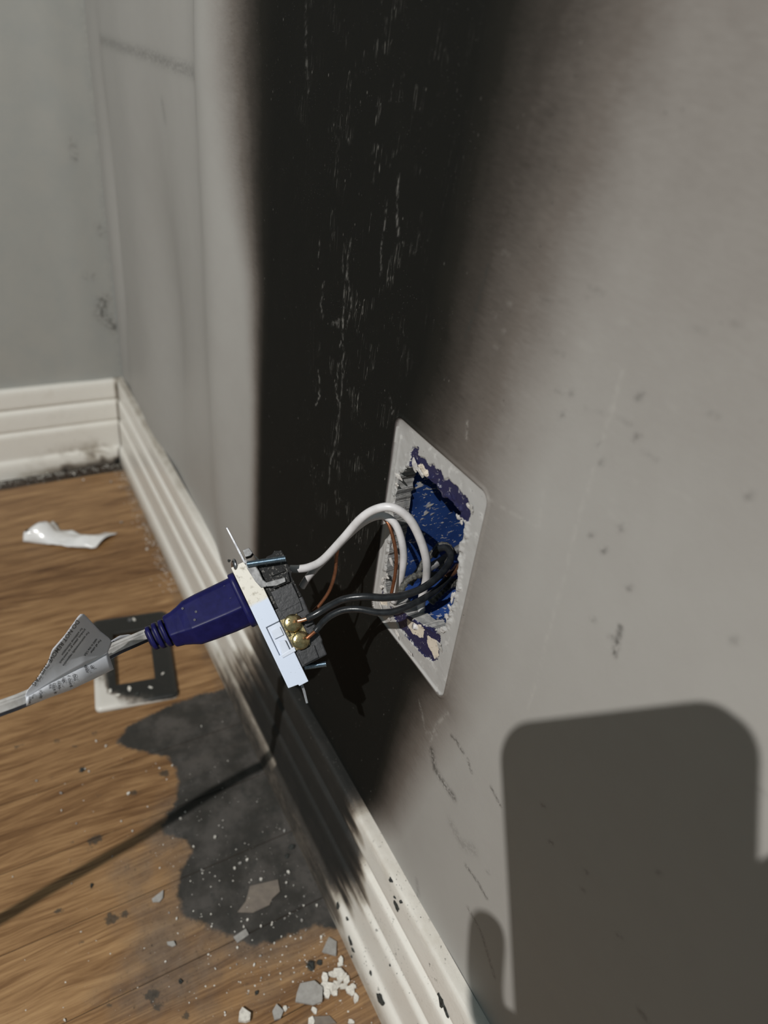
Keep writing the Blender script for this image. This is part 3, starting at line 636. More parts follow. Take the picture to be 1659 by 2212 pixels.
# face frame: two long sides, ends, and the socket face
RP('face_side', [(-31.5, -8.8), (30.0, -9.0), (30.6, -4.2), (31.4, -4.2), (31.4, .6), (16.2, .6), (15.6, -1.2), (14.9, -1.4), (14.9, -6.2), (.5, -6.2), (.5, .6), (-17.0, .6), (-18.5, .2), (-31.5, -2.5)], (-3.2, 0), M['frame'])
RP('face_side', [(-31.5, -8.8), (30.0, -9.0), (30.6, -4.2), (31.4, -4.2), (31.4, .6), (-17.0, .6), (-31.5, -2.5)], (-33, -29.8), M['frame'])
RB('recess_floor', (.3, 15.2), (-6.4, .4), (-4.2, -1.6), M['white_plastic'], .2)
RB('side_tab', (3.0, 7.2), (-5.0, -.4), (-1.7, -.5), M['white_plastic'], .25)
bm = prism_bm([(8.8 * mm, -3.8 * mm), (9.6 * mm, -.9 * mm), (15.6 * mm, -.9 * mm), (15.6 * mm, -5.2 * mm)], -1.7 * mm, .4 * mm); bevel_all(bm, .4 * mm, 2, .4); bm_obj('side_tab', bm, M['white_plastic'], rec)
RP('side_tab', [(15.0, -5.6), (16.6, -5.4), (16.4, 1.4), (14.2, 1.6), (14.6, -2.0)], (-2.0, .5), M['white_plastic'], .3)
RB('face_plate', (-31.3, 30.2), (-8.9, -5.5), (-30.2, -2.8), M['frame'], .4)
for c in (-16.3, 16.3):
    for ss_, w in ((-12.5, 1.0), (-20.5, 1.2)): RB('socket_slot', (c - 4, c + 4) if w < 1.1 else (c - 3.4, c + 3.4), (-9.05, -8.85), (ss_ - w, ss_ + w), M['plug_dark'], 0)
bm = bmesh.new(); bmesh.ops.create_cone(bm, cap_ends=True, segments=16, radius1=.0028, radius2=.0028, depth=.0002, matrix=Matrix.Translation((27 * mm, -9.05 * mm, -16.5 * mm)) @ Matrix.Rotation(math.pi / 2, 4, 'X')); bm_obj('ground_hole', bm, M['plug_dark'], rec)
# body behind the frame
RP('body', [(-5, .4), (24.6, .4), (24.6, 13.6), (18.5, 14.0), (17.5, 14.6), (1.6, 14.8), (-5, 15.2)], (-32.2, -1.6), M['black_plastic'], .6)
RP('burnt_body', [(-28.0, 2.0), (-27.0, 6.0), (-29.2, 8.0), (-29.0, 15.8), (-17.5, 15.6), (-15.8, 14.6), (-5.2, 15.0), (-5.2, .5), (-17, .5), (-20, 2.4)], (-31.8, -2.6), M['burnt'], .5)
RP('body_step', [(-13.2, 2.8), (-4.8, 2.6), (1.2, 3.2), (1.2, 12.6), (-3.4, 13.2), (-12.8, 13.4)], (-3.0, -.9), M['black_plastic'], .4)
RP('body_step', [(-19.5, 5.0), (-14.0, 4.6), (-13.6, 13.0), (-18.8, 14.0)], (-3.4, -.8), M['burnt'], .4)
RP('body_step', [(17.4, 2.2), (24.0, 2.0), (24.0, 9.6), (17.8, 10.2)], (-2.2, -.7), M['black_plastic'], .4)
RB('rib', (-3.5, -2.9), (3.2, 12.4), (-.95, -.6), M['black_plastic'], .1)
RB('rib', (5.6, 8.8), (10.2, 14.2), (-1.7, .2), M['black_plastic'], .4)
RP('burnt_spike', [(-29.5, 3.4), (-33.6, 3.0), (-28.0, 5.2), (-27.0, 3.2)], (-9, -3.5), M['char'], .1)
RP('burnt_spike', [(-28.0, 9.0), (-30.2, 12.6), (-29.0, 15.4), (-27.0, 14.0)], (-14, -4), M['burnt'], .2)
RP('burnt_spike', [(-22.6, 6.0), (-21.5, 12.4), (-19.0, 13.6), (-19.6, 6.2)], (-4.0, -1.2), M['burnt'], .4)
# metal strap, its bent clamp and ears
RP('strap', [(-19, -1.4), (-19, -2.4), (-36, -2.7), (-36, -1.7)], (-30, -4.0), M['steel'], .15)
RP('mounting_ear', [(-35.6, -2.75), (-42, -2.9), (-50.8, -3.1), (-50.8, -2.3), (-42, -1.9), (-35.6, -1.7)], (-21, -9.5), M['steel'], .15)
RP('mounting_ear', [(30.4, -3.4), (35, -3.8), (41.0, -4.9), (41.3, -3.9), (35.5, -2.6), (30.4, -2.2)], (-21, -9.5), M['steel'], .15)
RP('strap', [(24, .2), (31, -.6), (31, -1.6), (24, -1.0)], (-26, -5), M['steel'], .1)
RP('strap_clamp', [(-32.4, -1.5), (-29.0, 1.4), (-24.5, 2.2), (-20.0, 2.0), (-17.4, 3.4), (-16.2, 2.0), (-16.8, -.4), (-21.0, -1.6), (-28.0, -2.4)], (-3.4, .3), M['steel_dark'], .4)
RP('strap_clamp', [(-36.8, -.6), (-36.6, 2.6), (-33.6, 3.2), (-32.8, 1.6), (-33.2, -.8)], (-13, -2.0), M['steel_dark'], .3)
RP('grounding_tab', [(-18.2, 2.4), (-16.2, 2.2), (-14.6, 6.2), (-14.4, 11.0), (-16.4, 11.6), (-17.4, 7.0)], (-1.0, .5), M['steel_dark'], .3)
# screws
def screw(name, a0, b0, a1, b1, s, r, mat, head=None):
    p0 = np.array((a0, b0, s)) * mm; p1 = np.array((a1, b1, s)) * mm; ax = (p1 - p0); L = np.linalg.norm(ax); ax /= L
    pitch = .62 * mm; n = 14; steps = int(L / pitch * 6); v = []; f = []
    u = np.array((0, 0, 1.0)); w = np.cross(ax, u)
    for i in range(steps + 1):
        t = i / steps * L
        for k in range(n):
            th = 2 * math.pi * k / n; rr = r * mm * (1 - .17 * (.5 + .5 * math.cos(2 * math.pi * t / pitch - th)))
            v.append(p0 + ax * t + (u * math.cos(th) + w * math.sin(th)) * rr)
    for i in range(steps):
        for k in range(n): f.append((i * n + k, i * n + (k + 1) % n, (i + 1) * n + (k + 1) % n, (i + 1) * n + k))
    f.append(tuple(range(n))[::-1]); f.append(tuple(range(steps * n, (steps + 1) * n)))
    return mesh_obj(name, v, f, mat, rec, True)
screw('mounting_screw', -29.6, -1.6, -24.2, 15.6, 1.4, 1.55, M['zinc'])
screw('mounting_screw', 25.4, 1.6, 28.8, 11.6, -10, 1.5, M['zinc'])
def domed(name, c, axis_m, r, h, mat, parent, slot=True):
    v = []; f = []; n = 24; prof = [(0.94, 0), (1.0, .12), (1.0, .45), (.93, .62), (.78, .80), (.5, .94), (.2, 1.0)]
    for (q, z) in prof:
        for k in range(n):
            th = 2 * math.pi * k / n; v.append(Vector((r * q * math.cos(th), r * q * math.sin(th), h * z)))
    for i in range(len(prof) - 1):
        for k in range(n): f.append((i * n + k, i * n + (k + 1) % n, (i + 1) * n + (k + 1) % n, (i + 1) * n + k))
    f.append(tuple(range(n))[::-1]); f.append(tuple(range((len(prof) - 1) * n, len(prof) * n)))
    v = [Vector(c) + axis_m @ p for p in v]
    o = mesh_obj(name, v, f, mat, parent, True)
    return o
Rz = lambda a: Matrix.Rotation(a, 3, 'Z')
for i, (a, b) in enumerate(((4.3, 5.5), (13.0, 5.4))):
    tilt = Matrix.Rotation(math.radians(-8), 3, 'X') @ Matrix.Rotation(math.radians(6), 3, 'Y')
    o = domed('terminal_screw', (a * mm, b * mm, -.2 * mm), tilt, 4.35 * mm, 2.3 * mm, M['brass'], rec)
    o['label'] = 'brass terminal screw'
    bm = box_bm((-2.9 * mm, -.35 * mm, -.3 * mm), (2.9 * mm, .35 * mm, .15 * mm)); bevel_all(bm, .1 * mm, 1)
    bmesh.ops.transform(bm, matrix=Matrix.Translation(Vector((a * mm, b * mm, -.2 * mm)) + tilt @ Vector((0, 0, 2.05 * mm))) @ (tilt @ Rz(.5 + i)).to_4x4(), verts=bm.verts)
    bm_obj('screw_slot', bm, M['brass'], o)
RP('terminal_plate', [(.6, 1.0), (16.4, 1.0), (16.8, 8.6), (13.0, 9.6), (1.0, 9.2)], (-1.9, -1.0), M['brass'], .2)
RB('terminal_plate', (6.4, 8.6), (.9, 2.0), (-1.6, 1.2), M['brass'], .2)
o = domed('screw_head', (-31.9 * mm, -6.6 * mm, -2.0 * mm), Matrix.Rotation(math.radians(70), 3, 'X') @ Matrix.Rotation(math.radians(-18), 3, 'Y'), 3.1 * mm, 1.6 * mm, M['steel'], rec)
blob('char_bead', (-35.0 * mm, -8.2 * mm, -2 * mm), (0, 0, 1), .0007, .0008, .0012, M['char'], rec, 9)

# ------------------------------------------------------------------ extension cord: plug, strain relief, flat cord, tag
cordo = empty('extension_cord', mat=RM); tag(cordo, 'white flat extension cord with a navy blue plug and a paper warning tag', 'extension cord')
def loft(name, secs, mat, parent, n=32, power=4.0):
    """secs: (b, a_center, half_a, s_center, half_s)"""
    v = []; f = []
    for (b, ac, ha, sc_, hs) in secs:
        for k in range(n):
            th = 2 * math.pi * k / n; c, s = math.cos(th), math.sin(th)
            v.append(((ac + ha * math.copysign(abs(c) ** (2 / power), c)) * mm, b * mm, (sc_ + hs * math.copysign(abs(s) ** (2 / power), s)) * mm))
    for i in range(len(secs) - 1):
        for k in range(n): f.append((i * n + k, i * n + (k + 1) % n, (i + 1) * n + (k + 1) % n, (i + 1) * n + k))
    f.append(tuple(range(n))[::-1]); f.append(tuple(range((len(secs) - 1) * n, len(secs) * n)))
    o = mesh_obj(name, v, f, mat, parent, True)
    return o
SC = -15.5
loft('plug_flange', [(-9.2, -16.2, 13.2, SC, 12.6), (-9.3, -16.2, 13.9, SC, 13.2), (-11.9, -16.2, 13.9, SC, 13.2), (-12.2, -16.2, 13.3, SC, 12.8)], M['plug'], cordo, 40, 5)
# plug body: faceted, ridge along the middle of the side facing out
v = []; f = []
PS = [(-12.0, -16.2, 12.6, 11.6), (-20, -16.4, 12.4, 11.4), (-30, -16.9, 11.9, 10.8), (-36.6, -17.2, 11.3, 10.0), (-40.0, -17.4, 9.8, 9.0), (-43.5, -17.7, 8.6, 8.2), (-47.0, -18.0, 8.1, 7.6), (-47.5, -18.0, 7.6, 7.2)]
sec = [(-1, -.45), (-1, .25), (-.94, .42), (-.80, .55), (.22, 1.0), (.30, 1.0), (.90, .50), (.98, .38), (1, .20), (1, -.45), (.90, -.85), (.75, -1), (-.75, -1), (-.9, -.85)]
for (b, ac, ha, hs) in PS:
    for (p, q) in sec: v.append(((ac + ha * p) * mm, b * mm, (SC + hs * q) * mm))
n = len(sec)
for i in range(len(PS) - 1):
    for k in range(n): f.append((i * n + k, i * n + (k + 1) % n, (i + 1) * n + (k + 1) % n, (i + 1) * n + k))
f.append(tuple(range(n))[::-1]); f.append(tuple(range((len(PS) - 1) * n, len(PS) * n)))
plugb = mesh_obj('plug_body', v, f, M['plug'], cordo)
bm = bmesh.new(); bm.from_mesh(plugb.data); bevel_all(bm, .45 * mm, 2, .28); bm.to_mesh(plugb.data); bm.free()
for p_ in plugb.data.polygons: p_.use_smooth = False
for (a, b) in ((-25.5, -15.5), (-18.8, -15.2), (-24.8, -37.0), (-20.6, -32.0), (-17.4, -34.0)):
    sN = SC + 11 * np.interp((a + 16.8) / 12.0, [-1, -.94, -.80, .22, .3], [.25, .42, .55, 1.0, 1.0]) - .6
    bm = bmesh.new(); bmesh.ops.create_cone(bm, cap_ends=True, segments=12, radius1=.0006, radius2=.0006, depth=.0014, matrix=Matrix.Translation((a * mm, b * mm, sN * mm))); bm_obj('plug_dimple', bm, M['plug_dark'], plugb)
for i, (b, ha, hs) in enumerate(((-49.2, 6.9, 6.6), (-52.4, 6.6, 6.2), (-55.6, 6.0, 5.6))):
    loft('strain_relief_ring', [(b + 1.0, -18.2 - i * .35, ha * .92, SC, hs * .92), (b + .8, -18.2 - i * .35, ha, SC, hs), (b - .8, -18.3 - i * .35, ha, SC, hs), (b - 1.1, -18.3 - i * .35, ha * .9, SC, hs * .9)], M['plug'], cordo, 28, 3.2)
loft('strain_relief', [(-47, -18.0, 4.8, SC, 4.6), (-57.4, -19.4, 4.2, SC, 4.0)], M['plug_dark'], cordo, 24, 3)
for sN in (-12.5, -20.5):
    RB('plug_blade', (-19.5, -13.0), (-9.3, 2.0), (sN - .7, sN + .7), M['brass'], .2, cordo)
# flat cord
RMi = RM.inverted()
def loc(p): return np.array(RMi @ Vector(p))
cstart = np.array(RM @ Vector((-19.2 * mm, -54 * mm, SC * mm)))
cp = [cstart, at(322, 1371, .3455), at(285, 1386, .336), at(240, 1406, .325), at(180, 1440, .310), at(120, 1478, .298), at(60, 1507, .287), at(0, 1530, .276), at(-135, 1574, .2572)]
for uv, t in (((540, 1665), .235), ((460, 1710), .235), ((380, 1760), .235), ((300, 1810), .232), ((200, 1868), .225), ((100, 1925), .218), ((0, 1985), .21), ((-120, 2045), .18)):
    s_ = on_floor(*uv); cp.append(s_ + (LAMP - s_) * t)
cp += [np.array((.66, -.52, .10)), np.array((.70, -.66, .012)), np.array((.86, -.78, .006)), np.array((1.05, -.84, .006))]
path = spline(cp, 10)
def cord_sec(w, h):
    o = []
    for th in np.linspace(0, 2 * math.pi, 40, endpoint=False):
        c, s = math.cos(th), math.sin(th)
        x = w * math.copysign(abs(c) ** .55, c); y = h * math.copysign(abs(s) ** .6, s)
        y *= 1 - .20 * (abs(math.sin(x / w * math.pi * 1.5)) < .35)
        o.append((x, y))
    return o
upc = ROT.T @ np.array((-.1, -.9, -.43))
lp = np.array([loc(p) for p in path]); uploc = np.array(RM.to_3x3().inverted() @ Vector(upc))
v, f = sweep(lp, cord_sec(.0031, .0017), uploc)
mesh_obj('cord', v, f, M['cord'], cordo, True)
T, U, W = frames(path, upc)
side = np.sign(np.mean((W @ (-ROT[2]))[:40]))
stp = np.array([loc(p) for p in (path - U * .0021 + W * side * .00105)])
v, f = sweep(stp, [(-.0007, -.0007), (.0007, -.0007), (.0007, .0007), (-.0007, .0007)], uploc)
mesh_obj('stripe', v, f, M['stripe'], cordo)
# paper tag folded over the cord
def cdepth(u): return float(np.interp(u, [0, 60, 120, 180, 240, 285, 322], [.276, .287, .298, .310, .325, .336, .3455]))
tagp = None
def flap_pt(u, v):
    # flap plane: crease along the cord, leaning towards the viewer at the top
    t = max(0.0, ((v - (1412 + (231 - u) * .497)) / -110.0))
    return at(u, v, cdepth(u) - .0042 - .003 * t - .013 * t * t)
def sheet(name, P, th=.00012, mat=None, parent=None):
    n, m = P.shape[:2]; L = np.array([[loc(p) for p in row] for row in P])
    du = np.gradient(L, axis=0); dv = np.gradient(L, axis=1); N = np.cross(du, dv); N /= np.linalg.norm(N, axis=2)[..., None] + 1e-12
    v = np.concatenate((L.reshape(-1, 3), (L - N * th).reshape(-1, 3))); K = n * m; f = []
    for i in range(n - 1):
        for j in range(m - 1):
            a = i * m + j; f += [(a, a + m, a + m + 1, a + 1), (K + a, K + a + 1, K + a + m + 1, K + a + m)]
    rim = [i * m for i in range(n)] + [(n - 1) * m + j for j in range(1, m)] + [i * m + m - 1 for i in range(n - 2, -1, -1)] + [j for j in range(m - 2, 0, -1)]
    for a, b in zip(rim, rim[1:] + rim[:1]): f.append((a, K + a, K + b, b))
    return mesh_obj(name, v, f, mat or M['paper'], parent, True)
def polyline(pts, t):
    P = np.array(pts, float); d = np.r_[0, np.cumsum(np.hypot(*np.diff(P, axis=0).T))]; d /= d[-1]
    return np.stack((np.interp(t, d, P[:, 0]), np.interp(t, d, P[:, 1])), -1)
# lofted between outer edge (left edge + top) and the crease
oe = polyline([(54, 1505), (58, 1492), (80, 1466), (104, 1430), (112, 1404), (140, 1372), (172, 1327), (180, 1325), (190, 1335), (215, 1362), (238, 1380), (241, 1390)], np.linspace(0, 1, 40))
ce = polyline([(56, 1507), (100, 1480), (150, 1453), (200, 1428), (233, 1408)], np.linspace(0, 1, 40))
G = np.zeros((40, 14, 3))
for i in range(40):
    for j in range(14):
        q = oe[i] * (1 - j / 13) + ce[i] * j / 13; G[i, j] = flap_pt(*q)
tagp = sheet('paper_tag', G, parent=cordo)
def roll_pt(i, j):
    """i: 0 right end .. 1 left end; j: 0 crease .. 1 bottom edge (continues behind the cord past 1)"""
    c = polyline([(233, 1408), (200, 1428), (150, 1453), (100, 1480), (56, 1507)], np.array([i]))[0]
    b = polyline([(246, 1446), (205, 1466), (150, 1492), (105, 1508), (58, 1527)], np.array([i]))[0]
    th = math.pi * min(max(j, 0), 1.0); k = (1 - math.cos(th)) / 2
    q = c * (1 - k) + b * k; d = cdepth((c[0] + b[0]) / 2) - .0042 - .0030 * math.sin(th) + .0045 * j
    if j > 1:
        th2 = math.pi * (j - 1); k2 = (1 + math.cos(th2)) / 2; q = c * (1 - k2) + b * k2; d += .0035 * math.sin(th2)
    return at(q[0], q[1], d)
G = np.array([[roll_pt(i, j) for j in np.linspace(0, 1.75, 34)] for i in np.linspace(0, 1, 24)])
sheet('tag_roll', G, parent=tagp)
# inner back layer sticking out behind the cord
G = np.zeros((16, 8, 3))
for i, t in enumerate(np.linspace(0, 1, 16)):
    a = polyline([(226, 1404), (240, 1384), (258, 1373), (278, 1370), (300, 1374)], np.array([t]))[0]
    b = polyline([(222, 1432), (240, 1424), (262, 1412), (284, 1402), (304, 1392)], np.array([t]))[0]
    for j in range(8):
        q = a + (b - a) * j / 7; G[i, j] = at(q[0], q[1], cdepth(q[0]) + .0045 + .002 * math.sin(math.pi * j / 7))
sheet('tag_inner_layer', G, parent=tagp)
# lettering
def text_mesh(body):
    cu = bpy.data.curves.new('lettering', 'FONT'); cu.body = body; cu.size = 1.0; cu.resolution_u = 2; cu.fill_mode = 'FRONT'; cu.offset = .012
    ob_ = bpy.data.objects.new('lettering', cu); col.objects.link(ob_)
    dg = bpy.context.evaluated_depsgraph_get(); me_ = bpy.data.meshes.new_from_object(ob_.evaluated_get(dg))
    bpy.data.objects.remove(ob_); bpy.data.curves.remove(cu); return me_
def letter(body, fn, parent):
    me_ = text_mesh(body)
    for v_ in me_.vertices: v_.co = Vector(loc(fn(v_.co.x, v_.co.y)))
    me_.name = 'lettering'; o = link_mesh('lettering', me_, M['ink'], parent); return o
def towards(p, d=.0004): return p + (CAM - p) / np.linalg.norm(CAM - p) * d
def flap_text(body, u0, v0, size, dirv=(-.60, .80), bend=0.0):
    dx, dy = dirv; nn = math.hypot(dx, dy); dx /= nn; dy /= nn; ux, uy = dy * .95, -dx * .95
    def fn(x, y):
        s = x * size; q = (u0 + dx * s + ux * y * size + bend * s * s, v0 + dy * s + uy * y * size); return towards(flap_pt(*q))
    return letter(body, fn, tagp)
flap_text('DO NOT REMOVE THIS TAG', 166, 1338, 13.6, (-.585, .81), .00012)
flap_text('for additional information', 176, 1356, 7.0); flap_text('product, please go to www.back', 183, 1358, 7.0); flap_text('For environmentally responsible', 190, 1364, 7.0)
flap_text('valid in the USA', 208, 1379, 7.0); flap_text('For all other', 216, 1381, 7.0)
def roll_text(body, i0, j0, size):
    # across the roll: reading direction from the crease to the lower edge
    def fn(x, y): return towards(np.array(roll_pt(i0 - y * size / 200.0, j0 + x * size / 46.0)), .0005)
    return letter(body, fn, tagp)
for body, i0, j0, sz in (('of', .23, .28, 9.5), ('repair', .29, .02, 9.5), ('. Do', .44, .20, 9.5), ('r cord', .50, .22, 9.5), ('ngs.', .56, .18, 9.5), ('nces.', .62, .24, 9.5), ('here it', .68, .22, 9.5), ('the', .72, .16, 9.5), ('s Only', .84, .16, 9.5), ('This', .93, .18, 8), ('ors/faqs', .97, .18, 8)):
    roll_text(body, i0, j0, sz)
def inner_text(x, y):
    q = (236 + x * 13.5, 1396 - x * 2.4 - y * 14); return towards(at(q[0], q[1], cdepth(q[0]) + .0042), .0004)
letter('SPECIAL', inner_text, tagp)

# ------------------------------------------------------------------ wall plate lying on the floor
pc = np.array((.379, -.0838, .0)); ang = math.atan2(-.0185, .112)
pm = Matrix.Translation((pc[0], pc[1], .0004)) @ Matrix.Rotation(ang, 4, 'Z') @ Matrix.Rotation(math.radians(0.4), 4, 'Y')
pl = empty('wall_plate', mat=pm); tag(pl, 'soot-blackened rectangular wall plate with a square opening lying on the floor', 'wall plate')
def rrect(hx, hy, r, n=6):
    o = []
    for (cx, cy, a0) in ((hx - r, hy - r, 0), (-hx + r, hy - r, 90), (-hx + r, -hy + r, 180), (hx - r, -hy + r, 270)):
        for k in range(n + 1):
            a = math.radians(a0 + 90 * k / n); o.append((cx + r * math.cos(a), cy + r * math.sin(a)))
    return np.array(o)
rings = [(rrect(.0575, .0352, .005), .0), (rrect(.0575, .0352, .005), .0030), (rrect(.0560, .0337, .0045), .0048), (rrect(.0535, .0312, .004), .0055), (rrect(.046, .026, .003), .0056), (rrect(.036, .0195, .0015), .0057), (rrect(.0334, .0168, .001), .0055), (rrect(.0334, .0168, .001), .0)]
v = []; f = []; N_ = len(rings[0][0])
for rg, z in rings: v += [(p[0], p[1], z) for p in rg]
for i in range(len(rings)):
    for k in range(N_):
        j = (i + 1) % len(rings); f.append((i * N_ + k, i * N_ + (k + 1) % N_, j * N_ + (k + 1) % N_, j * N_ + k))
po = mesh_obj('plate_body', v, f, M['plate'], pl, True)
bm = bmesh.new(); bm.from_mesh(po.data); bmesh.ops.subdivide_edges(bm, edges=bm.edges, cuts=2, use_grid_fill=True); bm.to_mesh(po.data); bm.free()
co = np.array([v_.co for v_ in po.data.vertices])
ps = 1.15 - .95 * sst(-.008, -.030, co[:, 1]) * sst(-.02, .03, co[:, 0]) - .75 * sst(.036, .056, co[:, 0]) - .5 * sst(.0040, .0015, co[:, 2]) * sst(-.01, .02, co[:, 0]) + .5 * np.exp(-((co[:, 0] - .03) ** 2 + (co[:, 1] + .024) ** 2) / .0001)
ps += .45 * sst(.0, .02, co[:, 1]) * sst(.03, .05, co[:, 0])
set_attr(po.data, 'soot', np.clip(ps, 0, 1))
for sx in (-.0485, .0485):
    bm = bmesh.new(); bmesh.ops.create_cone(bm, cap_ends=True, segments=14, radius1=.0024, radius2=.0020, depth=.0012, matrix=Matrix.Translation((sx, 0, .0058))); bm_obj('plate_screw', bm, M['steel'] if sx < 0 else M['char'], pl)
def flake(name, c, pts, h, mat, label, cat, group=None, tilt=(0, 0), parent=None):
    bm = prism_bm([(p[0], p[1]) for p in pts], 0, h)
    bm.verts.ensure_lookup_table(); n = len(pts)
    for k, vv in enumerate(bm.verts): vv.co.z += tilt[0] * vv.co.x + tilt[1] * vv.co.y
    zmin = min(vv.co.z for vv in bm.verts)
    for vv in bm.verts: vv.co.z -= zmin
    o = bm_obj(name, bm, mat); o.location = c
    return tag(o, label, cat, group)
def rag(r1, r2, ang=0.0, n=7, seed=0):
    rr = np.random.default_rng(seed); o = []
    for k in range(n):
        t = 2 * math.pi * (k + rr.uniform(-.3, .3)) / n; q = rr.uniform(.7, 1.1)
        x, y = r1 * q * math.cos(t), r2 * q * math.sin(t); o.append((x * math.cos(ang) - y * math.sin(ang), x * math.sin(ang) + y * math.cos(ang)))
    return o
# little flakes of plaster on the plate
for i, (x, y, r) in enumerate([(.041, -.006, 3.4), (.046, -.016, 2.6), (.040, -.022, 3.0), (.044, .012, 2.2), (.030, .024, 1.8), (-.048, .004, 2.4)]):
    p = pm @ Vector((x, y, .0058)); flake('plaster_flake', p, rag(r * mm, r * .5 * mm, i * 1.3, 9, 40 + i), .0007, M['flake'], 'small white plaster flake lying on the soot-blackened wall plate', 'plaster flake', 'flakes on the wall plate')

# ------------------------------------------------------------------ white plastic scrap near the corner
G = np.zeros((30, 12, 3)); e0 = on_floor(72, 1174); e1 = on_floor(214, 1190)
dv = e1 - e0; Lx = np.linalg.norm(dv); ex_ = dv / Lx; ey_ = np.cross((0, 0, 1), ex_)
for i in range(30):
    t = i / 29
    w = np.interp(t, [0, .08, .16, .25, .45, .6, .8, .93, 1.0], [.014, .036, .036, .028, .029, .024, .026, .031, .031])
    off = np.interp(t, [0, .1, .5, .9, 1], [-.002, 0, -.001, 0, .004])
    ex_t = np.interp(t, [0, .94, 1.0], [0, 0, 1])
    for j in range(12):
        q = j / 11; x = t * Lx + ex_t * .012 * (q - .3) - (.010 * (1 - t) ** 6) * (q < .5)
        z = .0008 + .011 * math.sin(math.pi * min(1, q * 1.15)) * (.6 + .4 * math.sin(t * 9 + 1)) * np.interp(t, [0, .1, .5, .9, 1], [.9, 1.2, .8, .7, 1.1]) + .003 * fbm(np.array(t * 9), np.array(q * 4), 3)
        z += .006 * np.exp(-((t - .1) / .05) ** 2) * q
        G[i, j] = e0 + ex_ * x + ey_ * (w * q + off) + np.array((0, 0, z))
n, m_ = 30, 12; L = G - e0; du = np.gradient(L, axis=0); dvv = np.gradient(L, axis=1); Nn = np.cross(du, dvv); Nn /= np.linalg.norm(Nn, axis=2)[..., None]
vv = np.concatenate((L.reshape(-1, 3), (L - Nn * .0005).reshape(-1, 3))); K = n * m_; f = []
for i in range(n - 1):
    for j in range(m_ - 1):
        a = i * m_ + j; f += [(a, a + m_, a + m_ + 1, a + 1), (K + a, K + a + 1, K + a + m_ + 1, K + a + m_)]
rim = [i * m_ for i in range(n)] + [(n - 1) * m_ + j for j in range(1, m_)] + [i * m_ + m_ - 1 for i in range(n - 2, -1, -1)] + [j for j in range(m_ - 2, 0, -1)]
for a, b in zip(rim, rim[1:] + rim[:1]): f.append((a, K + a, K + b, b))
so = mesh_obj('plastic_scrap', vv, f, M['scrap'], None, True); so.location = e0
tag(so, 'crumpled strip of shiny white plastic on the floor near the corner', 'plastic scrap')

# ------------------------------------------------------------------ debris on the floor
def on_fl(u, v): return on_floor(u, v)
def px_poly(pts):
    P = [on_floor(*p)[:2] for p in pts]; c = np.mean(P, axis=0); return (c[0], c[1], .0002), [(p[0] - c[0], p[1] - c[1]) for p in P]
def c5(x, y): return (350 + x / 3.318, 1780 + y / 3.318)
BIG = [
    ([c5(*p) for p in ((990, 1150), (1090, 1135), (1150, 1190), (1145, 1290), (1080, 1310), (955, 1280), (965, 1220))], .0016, 'flake_grey', 'largest grey paint chip on the floor, beside the white crumbs', (.08, .1)),
    ([c5(*p) for p in ((1195, 815), (1250, 850), (1245, 960), (1195, 945), (1145, 930), (1170, 870))], .0012, 'flake_grey', 'grey paint chip on the floor touching the front of the baseboard', (.12, -.1)),
    ([c5(*p) for p in ((630, 450), (830, 405), (845, 490), (790, 540), (770, 585), (650, 640), (540, 635), (600, 560))], .0006, 'flake_taupe', 'large taupe paint chip lying in the dark soot film', (0, .02)),
    ([c5(*p) for p in ((575, 1325), (635, 1370), (630, 1420), (600, 1433), (548, 1425), (555, 1360))], .0030, 'flake', 'pointed white plaster chunk at the bottom edge of the floor', (.1, .0)),
    ([c5(*p) for p in ((820, 1300), (870, 1350), (850, 1400), (805, 1412), (790, 1350))], .0018, 'flake_grey', 'small pale grey chip right of the pointed plaster chunk', (0, .1)),
    ([c5(*p) for p in ((512, 815), (600, 755), (622, 800), (540, 860))], .0010, 'flake_grey', 'lilac grey rectangular chip at the edge of the soot film', (.1, 0)),
    ([c5(*p) for p in ((35, 850), (85, 845), (100, 875), (75, 885), (40, 870))], .0010, 'flake_grey', 'small grey chip left of the lilac rectangular chip', (0, .1)),
    ([(328, 1943), (353, 1925), (352, 1942), (345, 1950), (330, 1950)], .0008, 'flake_grey', 'pointed grey chip on bare wood left of the soot film', (0, .1)),
    ([c5(*p) for p in ((1060, 1385), (1200, 1378), (1250, 1433), (1100, 1445))], .0006, 'flake_taupe', 'taupe chip cut off by the bottom edge of the picture', (0, .02)),
]
for pts, h, mk, lab, tl in BIG:
    c, P = px_poly(pts); flake('paint_chip', c, P, h, M[mk], lab, 'paint chip', None, tl)
CR = [c5(*p) + (r,) for *p, r in ((1165, 1110, 9), (1200, 1180, 13), (1245, 1160, 12), (1180, 1225, 9), (1255, 1075, 12), (1290, 1100, 11), (1320, 1120, 10), (1345, 1195, 12), (1275, 1010, 7), (1280, 985, 7), (1215, 1085, 8), (1370, 1170, 7), (1390, 1250, 9), (1230, 1210, 10), (1110, 1220, 8), (1120, 1270, 7), (1090, 1340, 7), (1355, 1420, 7), (1070, 1420, 9), (880, 1330, 6), (1300, 1165, 9), (1150, 1160, 7))]
for i, (u, v, r) in enumerate(CR):
    c = on_floor(u, v); flake('plaster_crumb', (c[0], c[1], .0001), rag(r / 2700 * 1.0, r / 2700 * .72, i, 6, 500 + i), .0006 + .0011 * rng.random(), M['flake'], 'white plaster crumb in the pile against the front of the baseboard', 'plaster crumb', 'white crumbs piled by the baseboard', (rng.uniform(-.25, .25), rng.uniform(-.25, .25)))
